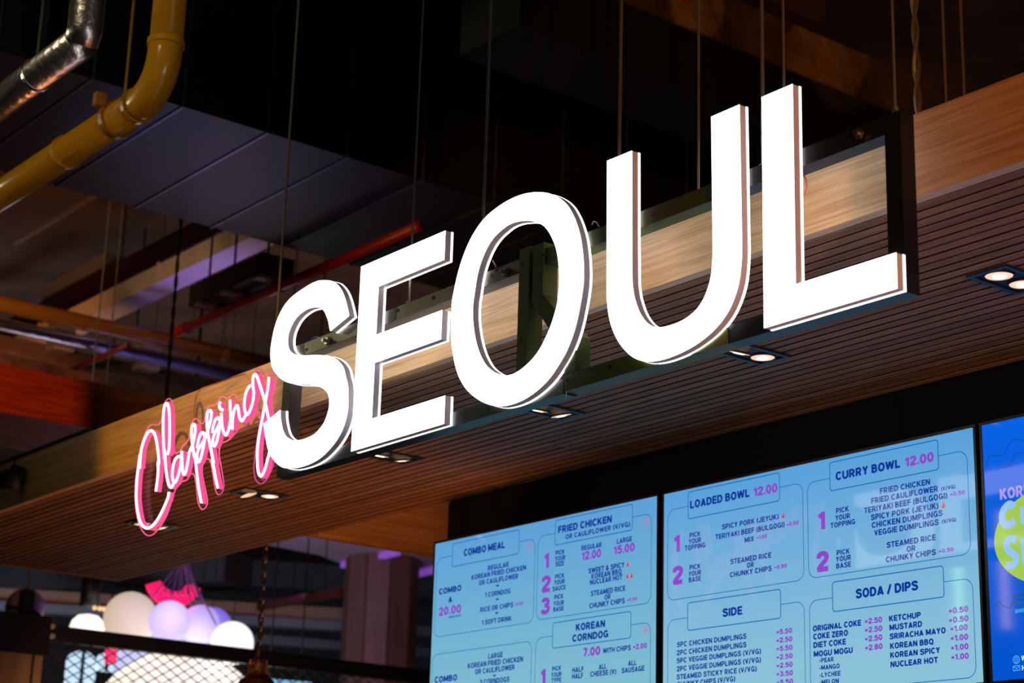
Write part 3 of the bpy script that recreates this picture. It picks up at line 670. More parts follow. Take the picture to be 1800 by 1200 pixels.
# ------------------------------------------------------------------ ceiling services, upper right
def ybeam(name, m_, lab, cat, b0, b1, t0, x, w_=.4, ext=(0, 0), lab2=None):
    a = at(*b0, 'x', x); b = at(*b1, 'x', x); z0_ = (a.z+b.z)/2; z1_ = at(*t0, 'x', x).z
    o = MB().box(x-w_, x, a.y-ext[0], b.y+ext[1], z0_, z1_).build(name, m_); return tag(o, lab, cat)
ybeam('concrete_beam', CONC2, 'rough concrete beam lit orange in patches at the top right', 'beam', (1240, 62), (1560, 188), (1460, 70), -5.0, .5, (.8, .5))
ybeam('air_duct', mat('very_dark_duct', (.005, .0055, .005, 1), .8), 'very dark duct under the orange-lit concrete beam at the top right', 'duct', (1140, 125), (1330, 205), (1230, 60), -4.7, .35, (.6, 1.2))
xpipe('sprinkler_pipe', mat('dark_red_paint', (.25, .02, .01, 1), .4), 'dark red pipe slanting up at the top middle', (980, 95), (1215, 5), Z(3.5), 9, (.3, .6))
lamp('SPOT', (-3.2, 4.2, Z(2.2)), at(1450, 100, 'x', -5.0), 45, (1, .30, .05), .01, 10, .3)
lamp('SPOT', (-3.2, 3.8, Z(2.4)), at(1225, 12, 'x', -5.0), 34, (1, .35, .06), .01, 7, .3)

# ------------------------------------------------------------------ menu screens
def screen_mat(name, top, bot, z0_, z1_, st=1.):
    m_ = bpy.data.materials.new(name); m_.use_nodes = True; nt = m_.node_tree; b = nt.nodes['Principled BSDF']
    ge = nt.nodes.new('ShaderNodeNewGeometry'); sx = nt.nodes.new('ShaderNodeSeparateXYZ'); mr = nt.nodes.new('ShaderNodeMapRange')
    mr.inputs[1].default_value = z0_; mr.inputs[2].default_value = z1_
    mx_ = nt.nodes.new('ShaderNodeMix'); mx_.data_type = 'RGBA'; mx_.inputs[6].default_value = bot; mx_.inputs[7].default_value = top
    nt.links.new(ge.outputs['Position'], sx.inputs[0]); nt.links.new(sx.outputs[2], mr.inputs[0]); nt.links.new(mr.outputs[0], mx_.inputs[0])
    nt.links.new(mx_.outputs[2], b.inputs['Emission Color']); b.inputs['Emission Strength'].default_value = st
    b.inputs['Base Color'].default_value = (.003, .003, .004, 1); b.inputs['Roughness'].default_value = .045; b.inputs['Specular IOR Level'].default_value = .36
    return m_
def pxm(p): return Vector((p.x, p.z))
zs1 = .34*(at(765.6, 956.9, 'y', YT).z+at(1167.5, 866.9, 'y', YT).z+at(1710.6, 751.9, 'y', YT).z)/1.02
zs0 = at(1745, 1194.75, 'y', YT).z
zs0 = zs1-.648
XS = [(at(765.6, 957, 'y', YT).x, at(1155.6, 868.75, 'y', YT).x), (at(1167.5, 866.9, 'y', YT).x, at(1710.6, 751.9, 'y', YT).x)]
XS.append((at(1725.6, 745, 'y', YT).x, at(1725.6, 745, 'y', YT).x+1.168))
SM = [screen_mat('menu_screen_glass', srgb(92, 160, 214), srgb(124, 186, 208), zs0+.15, zs1), screen_mat('menu_screen_glass_b', srgb(88, 160, 218), srgb(138, 192, 216), zs0+.1, zs1), screen_mat('blue_screen_glass', srgb(0, 98, 226), srgb(2, 82, 205), zs0, zs1)]
labels = ['left menu screen listing combo meal, fried chicken and korean corndog', 'middle menu screen listing loaded bowl, curry bowl, side and soda', 'right blue screen with a yellow-green circle, cut by the photo edge']
def inkmat(name, c, st=1.): return mat(name, (.003, .003, .004, 1), .06, emi=c, est=st, spec=.36)
NAVY = inkmat('ink_navy', srgb(6, 52, 150)); LINE = inkmat('ink_line', srgb(14, 108, 180)); PURP = inkmat('ink_purple', srgb(138, 70, 196)); REDI = inkmat('ink_red', srgb(225, 40, 50))
PINKI = inkmat('ink_pink', srgb(190, 110, 160))
TV = []
for i, ((a, b), m_) in enumerate(zip(XS, SM)):
    t = thing('menu_screen', labels[i], 'screen', ((a+b)/2, YT, zs0), 'menu screens on the black wall')
    MB().box(a, b, YT, YT+.002, zs0, zs1).build('display', m_, t)
    e = .0075; mb = MB(); f0 = YT-.002
    mb.box(a-e, a, f0, YT+.05, zs0-e, zs1+e); mb.box(b, b+e, f0, YT+.05, zs0-e, zs1+e); mb.box(a, b, f0, YT+.05, zs1, zs1+e); mb.box(a, b, f0, YT+.05, zs0-e, zs0)
    mb.build('bezel', mat('bezel_black', (.008, .008, .009, 1), .3), t)
    MB().box(a+.02, b-.02, YT+.003, YW-.009, zs0+.02, zs1-.03).build('back_case', BLACK, t)
    TV.append(t)
disp = [next(c for c in t.children if c.name.startswith('display')) for t in TV]
YI = YT-.0006
def arc(cx, cy, rx, ry, a0, a1, k=10): return [(cx+rx*math.cos(math.radians(a0+(a1-a0)*i/k)), cy+ry*math.sin(math.radians(a0+(a1-a0)*i/k))) for i in range(k+1)]
V_ = [(.1, 0), (.1, 1)]
sm = lambda *p: [(q.x, q.y) for q in smooth_path(p, False, 3)]
PB_ = [(.1, .91), (.34, .91)]+arc(.34, .675, .2, .235, 90, -90, 8)+[(.34, .44), (.1, .44)]
GL = {'I': (.2, [V_]), 'L': (.56, [V_, [(.1, .09), (.56, .09)]]), 'T': (.62, [[(0, .91), (.62, .91)], [(.31, 0), (.31, .91)]]),
 'E': (.58, [V_]+[[(.1, h), (.58-(.03 if h == .5 else 0), h)] for h in (.09, .5, .91)]), 'F': (.55, [V_]+[[(.1, h), (.55-(.03 if h == .5 else 0), h)] for h in (.5, .91)]),
 'H': (.68, [V_, [(.58, 0), (.58, 1)], [(.1, .5), (.58, .5)]]), 'N': (.7, [V_, [(.6, 0), (.6, 1)], [(.12, .97), (.58, .03)]]),
 'M': (.84, [V_, [(.74, 0), (.74, 1)], [(.13, .97), (.42, .12)], [(.42, .12), (.71, .97)]]), 'V': (.68, [[(.1, 1), (.34, .04)], [(.34, .04), (.58, 1)]]),
 'W': (.98, [[(.09, 1), (.27, .04)], [(.27, .04), (.49, .95)], [(.49, .95), (.71, .04)], [(.71, .04), (.89, 1)]]), 'X': (.66, [[(.1, 0), (.56, 1)], [(.56, 0), (.1, 1)]]),
 'Y': (.66, [[(.09, 1), (.33, .46)], [(.57, 1), (.33, .46)], [(.33, .5), (.33, 0)]]), 'Z': (.6, [[(0, .91), (.6, .91)], [(.52, .88), (.08, .12)], [(0, .09), (.6, .09)]]),
 'K': (.68, [V_, [(.14, .36), (.55, 1)], [(.27, .58), (.59, 0)]]), 'A': (.72, [[(.09, 0), (.36, .97)], [(.63, 0), (.36, .97)], [(.18, .26), (.54, .26)]]),
 'O': (.74, [arc(.37, .5, .27, .42, 0, 360, 18)]), 'C': (.7, [arc(.37, .5, .27, .42, 38, 322, 14)]), 'Q': (.74, [arc(.37, .5, .27, .42, 0, 360, 18), [(.42, .25), (.68, -.04)]]),
 'G': (.73, [arc(.37, .5, .27, .42, 38, 340, 15), [(.4, .44), (.68, .44)], [(.62, .48), (.62, .04)]]),
 'D': (.7, [V_, [(.1, .91), (.3, .91)]+arc(.3, .5, .3, .41, 90, -90, 10)+[(.3, .09), (.1, .09)]]), 'P': (.64, [V_, PB_]), 'R': (.68, [V_, PB_, [(.34, .46), (.57, 0)]]),
 'B': (.66, [V_, [(.1, .91), (.32, .91)]+arc(.32, .72, .18, .19, 90, -90, 7)+[(.32, .53), (.1, .53)], [(.1, .53), (.34, .53)]+arc(.34, .31, .21, .22, 90, -90, 8)+[(.34, .09), (.1, .09)]]),
 'J': (.56, [[(.46, 1), (.46, .3)]+arc(.28, .28, .18, .19, 0, -180, 8)+[(.1, .34)]]), 'U': (.7, [[(.1, 1), (.1, .35)]+arc(.35, .35, .25, .27, 180, 360, 10)+[(.6, 1)]]),
 'S': (.66, [sm((.57, .72), (.5, .87), (.33, .92), (.16, .86), (.11, .72), (.2, .6), (.36, .52), (.52, .43), (.57, .28), (.5, .13), (.33, .08), (.15, .13), (.08, .28))]),
 '0': (.64, [arc(.32, .5, .22, .42, 0, 360, 18)]), '1': (.42, [[(.3, 0), (.3, 1)], [(.02, .74), (.3, .84)]]),
 '2': (.62, [sm((.09, .68), (.14, .86), (.32, .92), (.49, .85), (.52, .69), (.44, .52), (.27, .35), (.13, .19), (.1, .09)), [(.02, .09), (.6, .09)]]),
 '3': (.62, [sm((.1, .76), (.18, .89), (.32, .92), (.48, .85), (.5, .71), (.43, .58), (.25, .53)), sm((.25, .53), (.46, .48), (.53, .31), (.47, .14), (.31, .08), (.15, .12), (.08, .27))]),
 '4': (.64, [[(.5, 0), (.5, 1)], [(.46, .97), (.08, .28)], [(.03, .28), (.62, .28)]]),
 '5': (.62, [[(.56, .91), (.14, .91)], [(.17, .96), (.12, .46)], sm((.12, .48), (.24, .6), (.4, .59), (.52, .47), (.53, .3), (.46, .14), (.31, .08), (.15, .12), (.08, .25))]),
 '7': (.58, [[(.02, .91), (.56, .91)], [(.5, .9), (.2, 0)]]), '8': (.64, [arc(.32, .72, .19, .2, 0, 360, 14), arc(.32, .3, .22, .22, 0, 360, 14)]),
 '+': (.56, [[(.02, .45), (.54, .45)], [(.28, .19), (.28, .71)]]), '.': (.2, [[(.1, 0), (.1, .2)]]), '-': (.36, [[(.03, .4), (.33, .4)]]), '/': (.42, [[(.05, -.03), (.37, 1.03)]]),
 '(': (.32, [arc(.5, .42, .38, .62, 125, 235, 8)]), ')': (.32, [arc(-.18, .42, .38, .62, 55, -55, 8)]),
 '&': (.76, [sm((.66, 0), (.45, .3), (.25, .6), (.2, .78), (.32, .92), (.44, .8), (.36, .62), (.16, .42), (.1, .25), (.2, .09), (.36, .1), (.52, .25), (.64, .48))])}
def text(mb, txt, x0, y0, x1, y1, cap, t=.185, y=YI):
    """bold grotesque capitals laid out between two baseline points"""
    x = 0; items = []
    for ch in txt:
        if ch == ' ': x += .3; continue
        g = GL[ch]; items.append((x, g)); x += g[0]+.085
    W = x-.085
    a = at(x0, y0, 'y', y); b = at(x1, y1, 'y', y); zb_ = (a.z+b.z)/2; mx_, my_ = (x0+x1)/2, (y0+y1)/2
    hz = at(mx_, my_-cap, 'y', y).z-at(mx_, my_, 'y', y).z; sx_ = (b.x-a.x)/W
    for x, (w_, st) in items:
        for p in st:
            P = [Vector(q) for q in p]; n = len(P); base = len(mb.v); closed = (P[0]-P[-1]).length < 1e-6
            for i in range(n):
                e1 = (P[i]-P[i-1]) if (i > 0) else ((P[-1]-P[-2]) if closed else P[1]-P[0]); e2 = (P[i+1]-P[i]) if i < n-1 else ((P[1]-P[0]) if closed else P[-1]-P[-2])
                if e1.length < 1e-9: e1 = e2
                if e2.length < 1e-9: e2 = e1
                e1 = e1.normalized(); e2 = e2.normalized(); n1 = Vector((-e1.y, e1.x)); m_ = n1+Vector((-e2.y, e2.x)); m_.normalize()
                m_ = m_*t/2/max(.45, m_.dot(n1))
                for sg in (1, -1): mb.v.append(Vector((a.x+(x+P[i].x)*sx_+sg*m_.x*(hz+sx_)/2, y, zb_+(P[i].y+sg*m_.y)*hz)))
            for i in range(n-1):
                k = base+2*i; mb.f.append((k, k+1, k+3, k+2))
def ribbon(mb, pts, wd, y=YI, closed=False):
    P = [Vector(p) for p in pts]; n = len(P); base = len(mb.v)
    for i in range(n):
        a = P[i-1] if (closed or i > 0) else P[i]; c = P[(i+1) % n] if (closed or i < n-1) else P[i]
        e1 = (P[i]-a); e2 = (c-P[i]); e1 = e1.normalized() if e1.length > 1e-9 else e2.normalized(); e2 = e2.normalized() if e2.length > 1e-9 else e1
        n1 = Vector((-e1.y, e1.x)); m_ = n1+Vector((-e2.y, e2.x)); m_.normalize(); m_ = m_*wd/2/max(.5, m_.dot(n1))
        for q in (P[i]+m_, P[i]-m_): mb.v.append(Vector((q.x, y, q.y)))
    for i in range(n if closed else n-1):
        a = base+2*i; b = base+2*((i+1) % n); mb.f.append((a, a+1, b+1, b))
def rrect(x0, x1, z0_, z1_, r, k=6):
    out = []
    for cx_, cz_, a0 in ((x1-r, z1_-r, 0), (x0+r, z1_-r, 90), (x0+r, z0_+r, 180), (x1-r, z0_+r, 270)):
        for j in range(k+1):
            a = math.radians(a0+90*j/k); out.append(Vector((cx_+r*math.cos(a), cz_+r*math.sin(a))))
    return out
def P2(px, py): p = at(px, py, 'y', YI); return Vector((p.x, p.z))
def card(mb, mbt, tl, tr, br, bl, box=None, r=.028, wd=.0022):
    """rounded card outline broken by its heading box"""
    q = [P2(*p) for p in (tl, tr)]; x0 = (q[0].x+(P2(*bl).x if bl else q[0].x))/(2 if bl else 2); x0 = q[0].x if not bl else (q[0].x+P2(*bl).x)/2
    x1 = q[1].x if not br else (q[1].x+P2(*br).x)/2; z1_ = (q[0].y+q[1].y)/2
    z0_ = (P2(*br).y+P2(*bl).y)/2 if (br and bl) else (P2(*br).y if br else zs0+.012)
    loop = rrect(x0, x1, z0_, z1_, r)
    if not box: ribbon(mb, loop, wd, closed=True); return
    b = [P2(*p) for p in box]; bx0_ = (b[0].x+b[3].x)/2; bx1_ = (b[1].x+b[2].x)/2; bz1 = (b[0].y+b[1].y)/2; bz0 = (b[2].y+b[3].y)/2
    # order: from right of box clockwise to left of box
    tr_ = loop[:7]; tl_ = loop[7:14]; bl_ = loop[14:21]; br_ = loop[21:28]
    path = [Vector((bx1_, z1_))]+tr_[::-1]+br_[::-1]+bl_[::-1]+tl_[::-1]+[Vector((bx0_, z1_))]
    ribbon(mb, path, wd); ribbon(mbt, rrect(bx0_, bx1_, bz0, bz1, .008, 3), wd*1.35, closed=True)
def flame(mb, px, py, s=7):
    pts = [(0, -1), (.45, -.2), (.62, .35), (.4, .85), (0, 1), (-.45, .85), (-.62, .35), (-.35, 0), (-.2, .3), (-.15, -.35)]
    c = P2(px, py); u = P2(px, py-s); h = (u-c).length
    q = [Vector((c.x+a*h*1.1, c.y-b*h, 0)) for a, b in pts]
    for t in tessellate_polygon([q]):
        n_ = len(mb.v); mb.add([(q[i].x, YI, q[i].y) for i in t], [(0, 1, 2)])
def circle_icon(mb, px, py, s=6):
    c = P2(px, py); u = P2(px, py-s); h = (u-c).length
    ribbon(mb, [Vector((c.x+h*math.cos(2*PI*k/20), c.y+h*math.sin(2*PI*k/20))) for k in range(20)], h*.14, closed=True)
    ribbon(mb, [c+Vector((-h*.7, -h*.1)), c+Vector((0, -h*.25)), c+Vector((h*.75, 0))], h*.16); ribbon(mb, [c+Vector((-h*.3, h*.45)), c+Vector((h*.35, h*.1))], h*.35)

cards = {}
def draw(ti, name_, outline=None, blue=(), purple=(), flames=(), icons=(), header=()):
    ml, mh, mt, mp = MB(), MB(), MB(), MB()
    if outline: card(ml, mh, *outline)
    p = disp[ti]
    if ml.v: ml.build('card_outline', LINE, p)
    if mh.v: mh.build('heading_box', LINE, p)
    for grp, nm, m_, t_ in ((blue, 'menu_line', NAVY, .232), (header, 'heading', NAVY, .265), (purple, 'price', PURP, .275)):
        for a in grp:
            q = MB(); text(q, *a, t=t_); q.build(nm, m_, p)
    if flames:
        mf = MB()
        for f in flames: flame(mf, *f)
        mf.build('flame_mark', REDI, p)
    if icons:
        mf = MB()
        for f in icons: circle_icon(mf, *f)
        mf.build('round_mark', PINKI, p)
draw(0, 'combo', ((768.7, 981), (941.3, 946.7), (936.7, 1093), (762.7, 1120), [(796, 956), (913.3, 930), (911.3, 972.7), (794.7, 996)]),
 blue=[('REGULAR', 857.3, 1002.7, 894, 995.3, 8.5), ('KOREAN FRIED CHICKEN', 828.7, 1019.3, 924.7, 1000.7, 8.5), ('OR CAULIFLOWER', 842, 1028.7, 910.7, 1016, 8.5), ('+', 871.5, 1033, 877.5, 1032, 8),
  ('1 CORNDOG', 852.4, 1050, 897.3, 1042, 8.5), ('+', 871, 1057, 877, 1056, 8), ('RICE OR CHIPS', 844, 1075.7, 902, 1066.7, 8.5), ('+', 870, 1081, 876, 1080, 8), ('1 SOFT DRINK', 846.7, 1098.7, 899.3, 1090, 8.5),
  ('MAKE 25.00', 789.3, 1086, 810, 1082.7, 3.6)],
 header=[('COMBO MEAL', 815, 977, 887.3, 962.7, 11.7), ('COMBO', 771.3, 1045.6, 810.7, 1036.7, 10), ('A', 788, 1058.7, 794.7, 1058, 10)],
 purple=[('20.00', 771.3, 1082.7, 810, 1075.3, 14), ('+0.50', 904, 1064.7, 920, 1062, 5.5)], icons=[(930.7, 960, 7)])
draw(0, 'combo b', ((760.7, 1152), (934.7, 1124.7), None, None, None),
 blue=[('LARGE', 858, 1158, 883.3, 1154, 9), ('KOREAN FRIED CHICKEN', 822, 1174.7, 919.3, 1162, 9), ('OR CAULIFLOWER', 835, 1185.3, 904.7, 1176, 9), ('+', 866, 1191, 872, 1190, 8), ('2 CORNDOGS', 843.3, 1204, 895.3, 1197, 9)],
 header=[('COMBO', 763.7, 1199.7, 803.3, 1195.3, 10.5)])
draw(0, 'chicken', ((946, 942), (1145.4, 902.6), (1144, 1059), (942.8, 1090), [(976.5, 915), (1112, 885.3), (1111.4, 931), (975.4, 958)]),
 blue=[('OR CAULIFLOWER (V/VG)', 994, 946.5, 1107.8, 926, 8.5), ('PICK', 976.5, 975.5, 992.4, 973, 8), ('YOUR', 975.4, 986, 993.5, 983.3, 8), ('SIZE', 976.5, 995.6, 991.3, 993, 8),
  ('REGULAR', 1021.9, 967.7, 1057.6, 960.7, 8.5), ('LARGE', 1084.2, 955.4, 1110.7, 950.7, 8.5), ('SWEET & SPICY', 1034.2, 1007.7, 1097.5, 996.8, 9), ('KOREAN BBQ', 1039.6, 1016.6, 1092.3, 1008.8, 9), ('NUCLEAR HOT', 1037, 1028, 1093.7, 1018, 9),
  ('STEAMED RICE', 1038.4, 1047.3, 1099, 1037.8, 9), ('OR', 1062.5, 1053.8, 1073.4, 1052.4, 9), ('CHUNKY CHIPS', 1035.9, 1069.2, 1098, 1059.5, 9),
  ('PICK', 975.7, 1017.3, 991.7, 1014.8, 8), ('YOUR', 974, 1027.6, 992.7, 1025, 8), ('SAUCE', 971.2, 1038.8, 994.2, 1035.4, 8), ('PICK', 974.3, 1053.4, 990.3, 1051.2, 8), ('YOUR', 972.9, 1064.7, 991.3, 1062.6, 8), ('BASE', 972.6, 1075, 990.7, 1072.5, 8)],
 header=[('FRIED CHICKEN', 981, 936.9, 1075.3, 917.5, 12)],
 purple=[('1', 956.5, 998.4, 964.8, 998, 26), ('12.00', 1022.4, 984.4, 1056.4, 978.4, 14), ('15.00', 1078.8, 973.8, 1115.6, 967.7, 14), ('2', 952, 1040.6, 967.2, 1038.8, 27), ('3', 951, 1078.9, 965.8, 1077.5, 27), ('+0.50', 1101.5, 1057, 1119.9, 1054.8, 6)],
 flames=[(1103, 991, 5), (1102.6, 1011.6, 5), (1110, 1010.5, 5)], icons=[(1136.2, 916.7, 7.5)])
draw(0, 'corndog', ((942, 1121), (1143.5, 1093.7), None, None, [(972.3, 1095), (1109.3, 1073.6), (1108.6, 1120), (970.5, 1139.8)]),
 blue=[('WITH CHIPS', 1059.7, 1148.3, 1108.8, 1141.9, 9), ('PICK', 970.5, 1179.4, 986.3, 1177.3, 8), ('YOUR', 968.6, 1190, 987.2, 1187.9, 8), ('TYPE', 969, 1200, 986.5, 1197.8, 8), ('HALF', 1005.9, 1182.3, 1025.7, 1179.4, 9), ('HALF', 1005.4, 1193.3, 1025, 1190.8, 9),
  ('ALL', 1052.6, 1176.2, 1066, 1174.8, 9), ('CHEESE (V)', 1037.5, 1189.4, 1083.3, 1183.7, 9), ('ALL', 1104, 1170, 1118.8, 1168, 9), ('SAUSAGE', 1092.7, 1183, 1132.6, 1178, 9)],
 header=[('KOREAN', 1012.2, 1108.6, 1063.5, 1101, 12), ('CORNDOG', 1005.9, 1127.7, 1069.2, 1119.2, 12)],
 purple=[('7.00', 1025, 1153.7, 1055, 1149.7, 14.5), ('+2.00', 1112.5, 1140.8, 1136.9, 1138.8, 9), ('1', 950.5, 1205, 958.4, 1204.5, 29)], icons=[(1134.8, 1107.2, 7.5)])
draw(1, 'loaded', ((1173.7, 894.8), (1411, 850), (1412.9, 1020), (1173.5, 1054.5), [(1209.4, 864), (1370, 831.4), (1370.4, 880), (1210, 911.4)]),
 blue=[('PICK', 1212, 944.6, 1231.4, 942, 8.5), ('YOUR', 1210.8, 955.7, 1232.6, 952.5, 8.5), ('TOPPING', 1203.8, 967.4, 1240, 961.6, 8.5), ('SPICY PORK (JEYUK)', 1268.9, 929.8, 1369, 912.3, 9), ('TERIYAKI BEEF (BULGOGI)', 1257.5, 946.9, 1379.6, 927, 9),
  ('MIX', 1308.8, 953.4, 1325.4, 950.8, 9), ('PICK', 1212, 1001.5, 1231.4, 998.4, 8.5), ('YOUR', 1210.4, 1012.9, 1232.6, 1009.4, 8.5), ('BASE', 1210.8, 1023.4, 1232, 1019.9, 8.5), ('STEAMED RICE', 1283.9, 990.7, 1355.7, 980.2, 9), ('OR', 1312.8, 997.7, 1325.4, 996, 9), ('CHUNKY CHIPS', 1283, 1014, 1356.5, 1003.3, 9)],
 header=[('LOADED BOWL', 1213, 893, 1317.5, 872.9, 13.5)],
 purple=[('12.00', 1324.9, 872, 1366.5, 864, 15), ('1', 1185, 970, 1195, 969, 29), ('2', 1182.8, 1026.9, 1200, 1024.3, 30), ('+0.50', 1382.3, 924.5, 1404, 921.4, 6.5), ('+1.00', 1329.8, 947.6, 1348, 945.2, 6.5), ('+0.50', 1360.9, 1000, 1383, 997, 6.5)], flames=[(1376.7, 905.6, 5)])
dy = 14.9
draw(1, 'side', ((1174, 1089), (1413.5, 1057.5), None, None, [(1208.7, 1059.3), (1371.8, 1035.4), (1372.7, 1086.3), (1208.7, 1107.4)]),
 blue=[('5PC CHICKEN DUMPLINGS', 1190, 1137.3, 1312, 1122, 9), ('2PC CHICKEN DUMPLINGS', 1189.7, 1151.5, 1312, 1137, 9), ('5PC VEGGIE DUMPLINGS (V/VG)', 1189.7, 1165, 1338, 1149, 9), ('2PC VEGGIE DUMPLINGS (V/VG)', 1189.7, 1179.3, 1338, 1164, 9), ('STEAMED STICKY RICE (V/VG)', 1189.5, 1193.7, 1330.5, 1179.5, 9), ('CHUNKY CHIPS (V/VG)', 1190, 1206, 1292.7, 1198, 9)],
 header=[('SIDE', 1270.2, 1083.7, 1304.7, 1079.2, 14)],
 purple=[(s, 1364.3+i*.1, 1114.5+i*14.85, 1392.5+i*.25, 1111.8+i*14.85, 8.5) for i, s in enumerate(('+5.50', '+2.50', '+5.50', '+2.50', '+2.50', '+3.50', '+5.50'))])
draw(1, 'curry', ((1419, 848), (1700, 791), (1706, 976), (1421.5, 1014), [(1458.6, 813), (1648, 772.4), (1650, 825.6), (1459, 862)]),
 blue=[('FRIED CHICKEN', 1546.6, 867.4, 1635, 851.4, 10), ('FRIED CAULIFLOWER', 1531.4, 884.4, 1649, 864, 10), ('(V/VG)', 1654, 862.4, 1679.4, 858, 7), ('TERIYAKI BEEF (BULGOGI)', 1519, 901, 1665.6, 876, 10), ('SPICY PORK (JEYUK)', 1531, 913.4, 1650, 894, 10), ('CHICKEN DUMPLINGS', 1532.4, 927.4, 1657, 906.6, 10), ('VEGGIE DUMPLINGS', 1536.6, 941.4, 1650, 922, 10), ('(V/VG)', 1655.6, 920, 1681, 916, 7),
  ('PICK', 1469.6, 902, 1492, 898, 9), ('YOUR', 1468.4, 914.4, 1494.4, 910.6, 9), ('TOPPING', 1460, 928, 1503.4, 920.6, 9), ('STEAMED RICE', 1558.6, 962.4, 1645, 949, 10), ('OR', 1593.6, 970, 1609.4, 967.6, 10), ('CHUNKY CHIPS', 1557, 988, 1645, 975, 10), ('PICK', 1471, 976, 1493.6, 972, 9), ('YOUR', 1469.4, 987, 1496, 983.6, 9), ('BASE', 1470, 999, 1496, 995.6, 9)],
 header=[('CURRY BOWL', 1469, 843.6, 1582.4, 821.6, 14.5)],
 purple=[('12.00', 1591, 820, 1641.4, 810, 16), ('+0.50', 1670, 872, 1696, 868, 7), ('1', 1438.5, 931, 1450.6, 929.4, 31), ('+0.50', 1650, 972, 1676.4, 968.4, 7), ('2', 1436, 1004.4, 1456.6, 1001.6, 33)], flames=[(1658, 887, 6)])
draw(1, 'soda', ((1422.5, 1054), (1710, 1017.5), (1715.5, 1190), None, [(1463, 1022.5), (1658, 994.5), (1659.5, 1050), (1464, 1073.7)]),
 blue=[('-PEAR', 1440, 1164.5, 1465.7, 1162, 8), ('-MANGO', 1440, 1177.5, 1476, 1173.7, 8), ('-LYCHEE', 1440.5, 1190, 1477.5, 1187, 8), ('-MELON', 1440.5, 1203, 1474.5, 1200, 8)],
 header=[('SODA / DIPS', 1504.5, 1050.5, 1613.7, 1037, 16), ('ORIGINAL COKE', 1429, 1109.5, 1513.7, 1099, 10), ('COKE ZERO', 1429.5, 1123.7, 1490.7, 1116.7, 10), ('DIET COKE', 1430, 1138.7, 1487, 1132, 10), ('MOGU MOGU', 1430.5, 1153.7, 1499, 1147.5, 10),
  ('KETCHUP', 1563, 1092, 1618.7, 1085, 10), ('MUSTARD', 1563.7, 1107.5, 1621, 1101, 10), ('SRIRACHA MAYO', 1564, 1123, 1662.5, 1112.5, 10), ('KOREAN BBQ', 1564.7, 1140, 1641, 1132, 10), ('KOREAN SPICY', 1565, 1155.7, 1652.5, 1147.5, 10), ('NUCLEAR HOT', 1565.5, 1171.7, 1648.7, 1165, 10)],
 purple=[('+2.50', 1520, 1096.7, 1550.7, 1093, 9.5), ('+2.50', 1520.2, 1111.7, 1551, 1108.7, 9.5), ('+2.50', 1520.2, 1127.5, 1551, 1124, 9.5), ('+2.80', 1520.5, 1142.5, 1551.5, 1140.5, 9.5),
  ('+0.50', 1667.5, 1078, 1702, 1075, 10), ('+0.50', 1668, 1094.2, 1702.5, 1091.7, 10), ('+1.00', 1670.5, 1109.5, 1701, 1107, 10), ('+1.00', 1671, 1126.2, 1702, 1123.7, 10), ('+1.00', 1671.5, 1143, 1702.5, 1140.5, 10), ('+1.00', 1672, 1159.2, 1703, 1157.5, 10)])
# right screen artwork
d3 = disp[2]
cc = P2(1748, 968); ctr = Vector((cc.x+.175, P2(1790, 948).y)); q = [Vector((ctr.x+.175*math.cos(2*PI*k/48), ctr.y+.122*math.sin(2*PI*k/48), 0)) for k in range(48)]
mb = MB(); mb.add([(p.x, YI+.0003, p.y) for p in q], [tuple(range(48))]); mb.build('yellow_green_disc', inkmat('ink_lime', srgb(158, 200, 84)), d3)
mb = MB()
for pl_ in ([(1734, 822), (1736, 808), (1741, 801), (1752, 801), (1762, 800), (1769, 795), (1772, 785), (1777, 776), (1786, 772), (1800, 774), (1815, 770)], [(1750, 828), (1757, 822), (1770, 820), (1777, 815), (1781, 803), (1788, 796), (1800, 795), (1815, 792)]):
    ribbon(mb, [P2(p.x, p.y) for p in smooth_path(pl_, False, 4)], .0035)
mb.build('wavy_line', inkmat('ink_deep_blue', srgb(0, 82, 190)), d3)
mb = MB()
text(mb, 'KOREAN', 1758, 878, 1840, 864, 19, t=.24); mb.build('lilac_lettering', inkmat('ink_lilac', srgb(165, 150, 235)), d3)
mb = MB()
for pl_, wd in (([(1783, 890), (1774, 886), (1764, 896), (1761, 910), (1766, 921), (1776, 921), (1783, 914)], .019), ([(1786, 949), (1776, 946), (1769, 955), (1772, 967), (1783, 974), (1786, 985), (1778, 994), (1768, 992)], .018), ([(1798, 890), (1800, 920)], .018), ([(1799, 945), (1802, 990)], .018)):
    ribbon(mb, [P2(p.x, p.y) for p in smooth_path(pl_, False, 4)], wd)
mb.build('rounded_lettering', inkmat('ink_pale_blue', srgb(150, 195, 245)), d3)
mb = MB()
ribbon(mb, [P2(a, b) for a, b in ((1745, 1068), (1752, 1063), (1757, 1056), (1762, 1064), (1775, 1069), (1781, 1054), (1786, 1066))], .0022)
for a, b, c_ in ((1783, 1800, 1048), (1786, 1803, 1056)): ribbon(mb, [P2(a-2, c_+2), P2(a+4, c_-2), P2(b+14, c_-5)], .005)
for a in (1788, 1792, 1797, 1802): ribbon(mb, [P2(a, 1060), P2(a+.3, 1068)], .003)
mb.build('skyline_drawing', inkmat('ink_dark_teal', srgb(20, 80, 140)), d3)
mb = MB(); ribbon(mb, [P2(1784, 1074.5), P2(1795, 1072.5), P2(1812, 1070)], .009); mb.build('light_stroke', inkmat('ink_sky', srgb(40, 150, 225)), d3)
mb = MB(); c = P2(1786.5, 1159); r_ = (P2(1786.5, 1152)-c).length
ribbon(mb, [c+Vector((r_*math.cos(2*PI*k/24), r_*math.sin(2*PI*k/24))) for k in range(24)], r_*.2, closed=True)
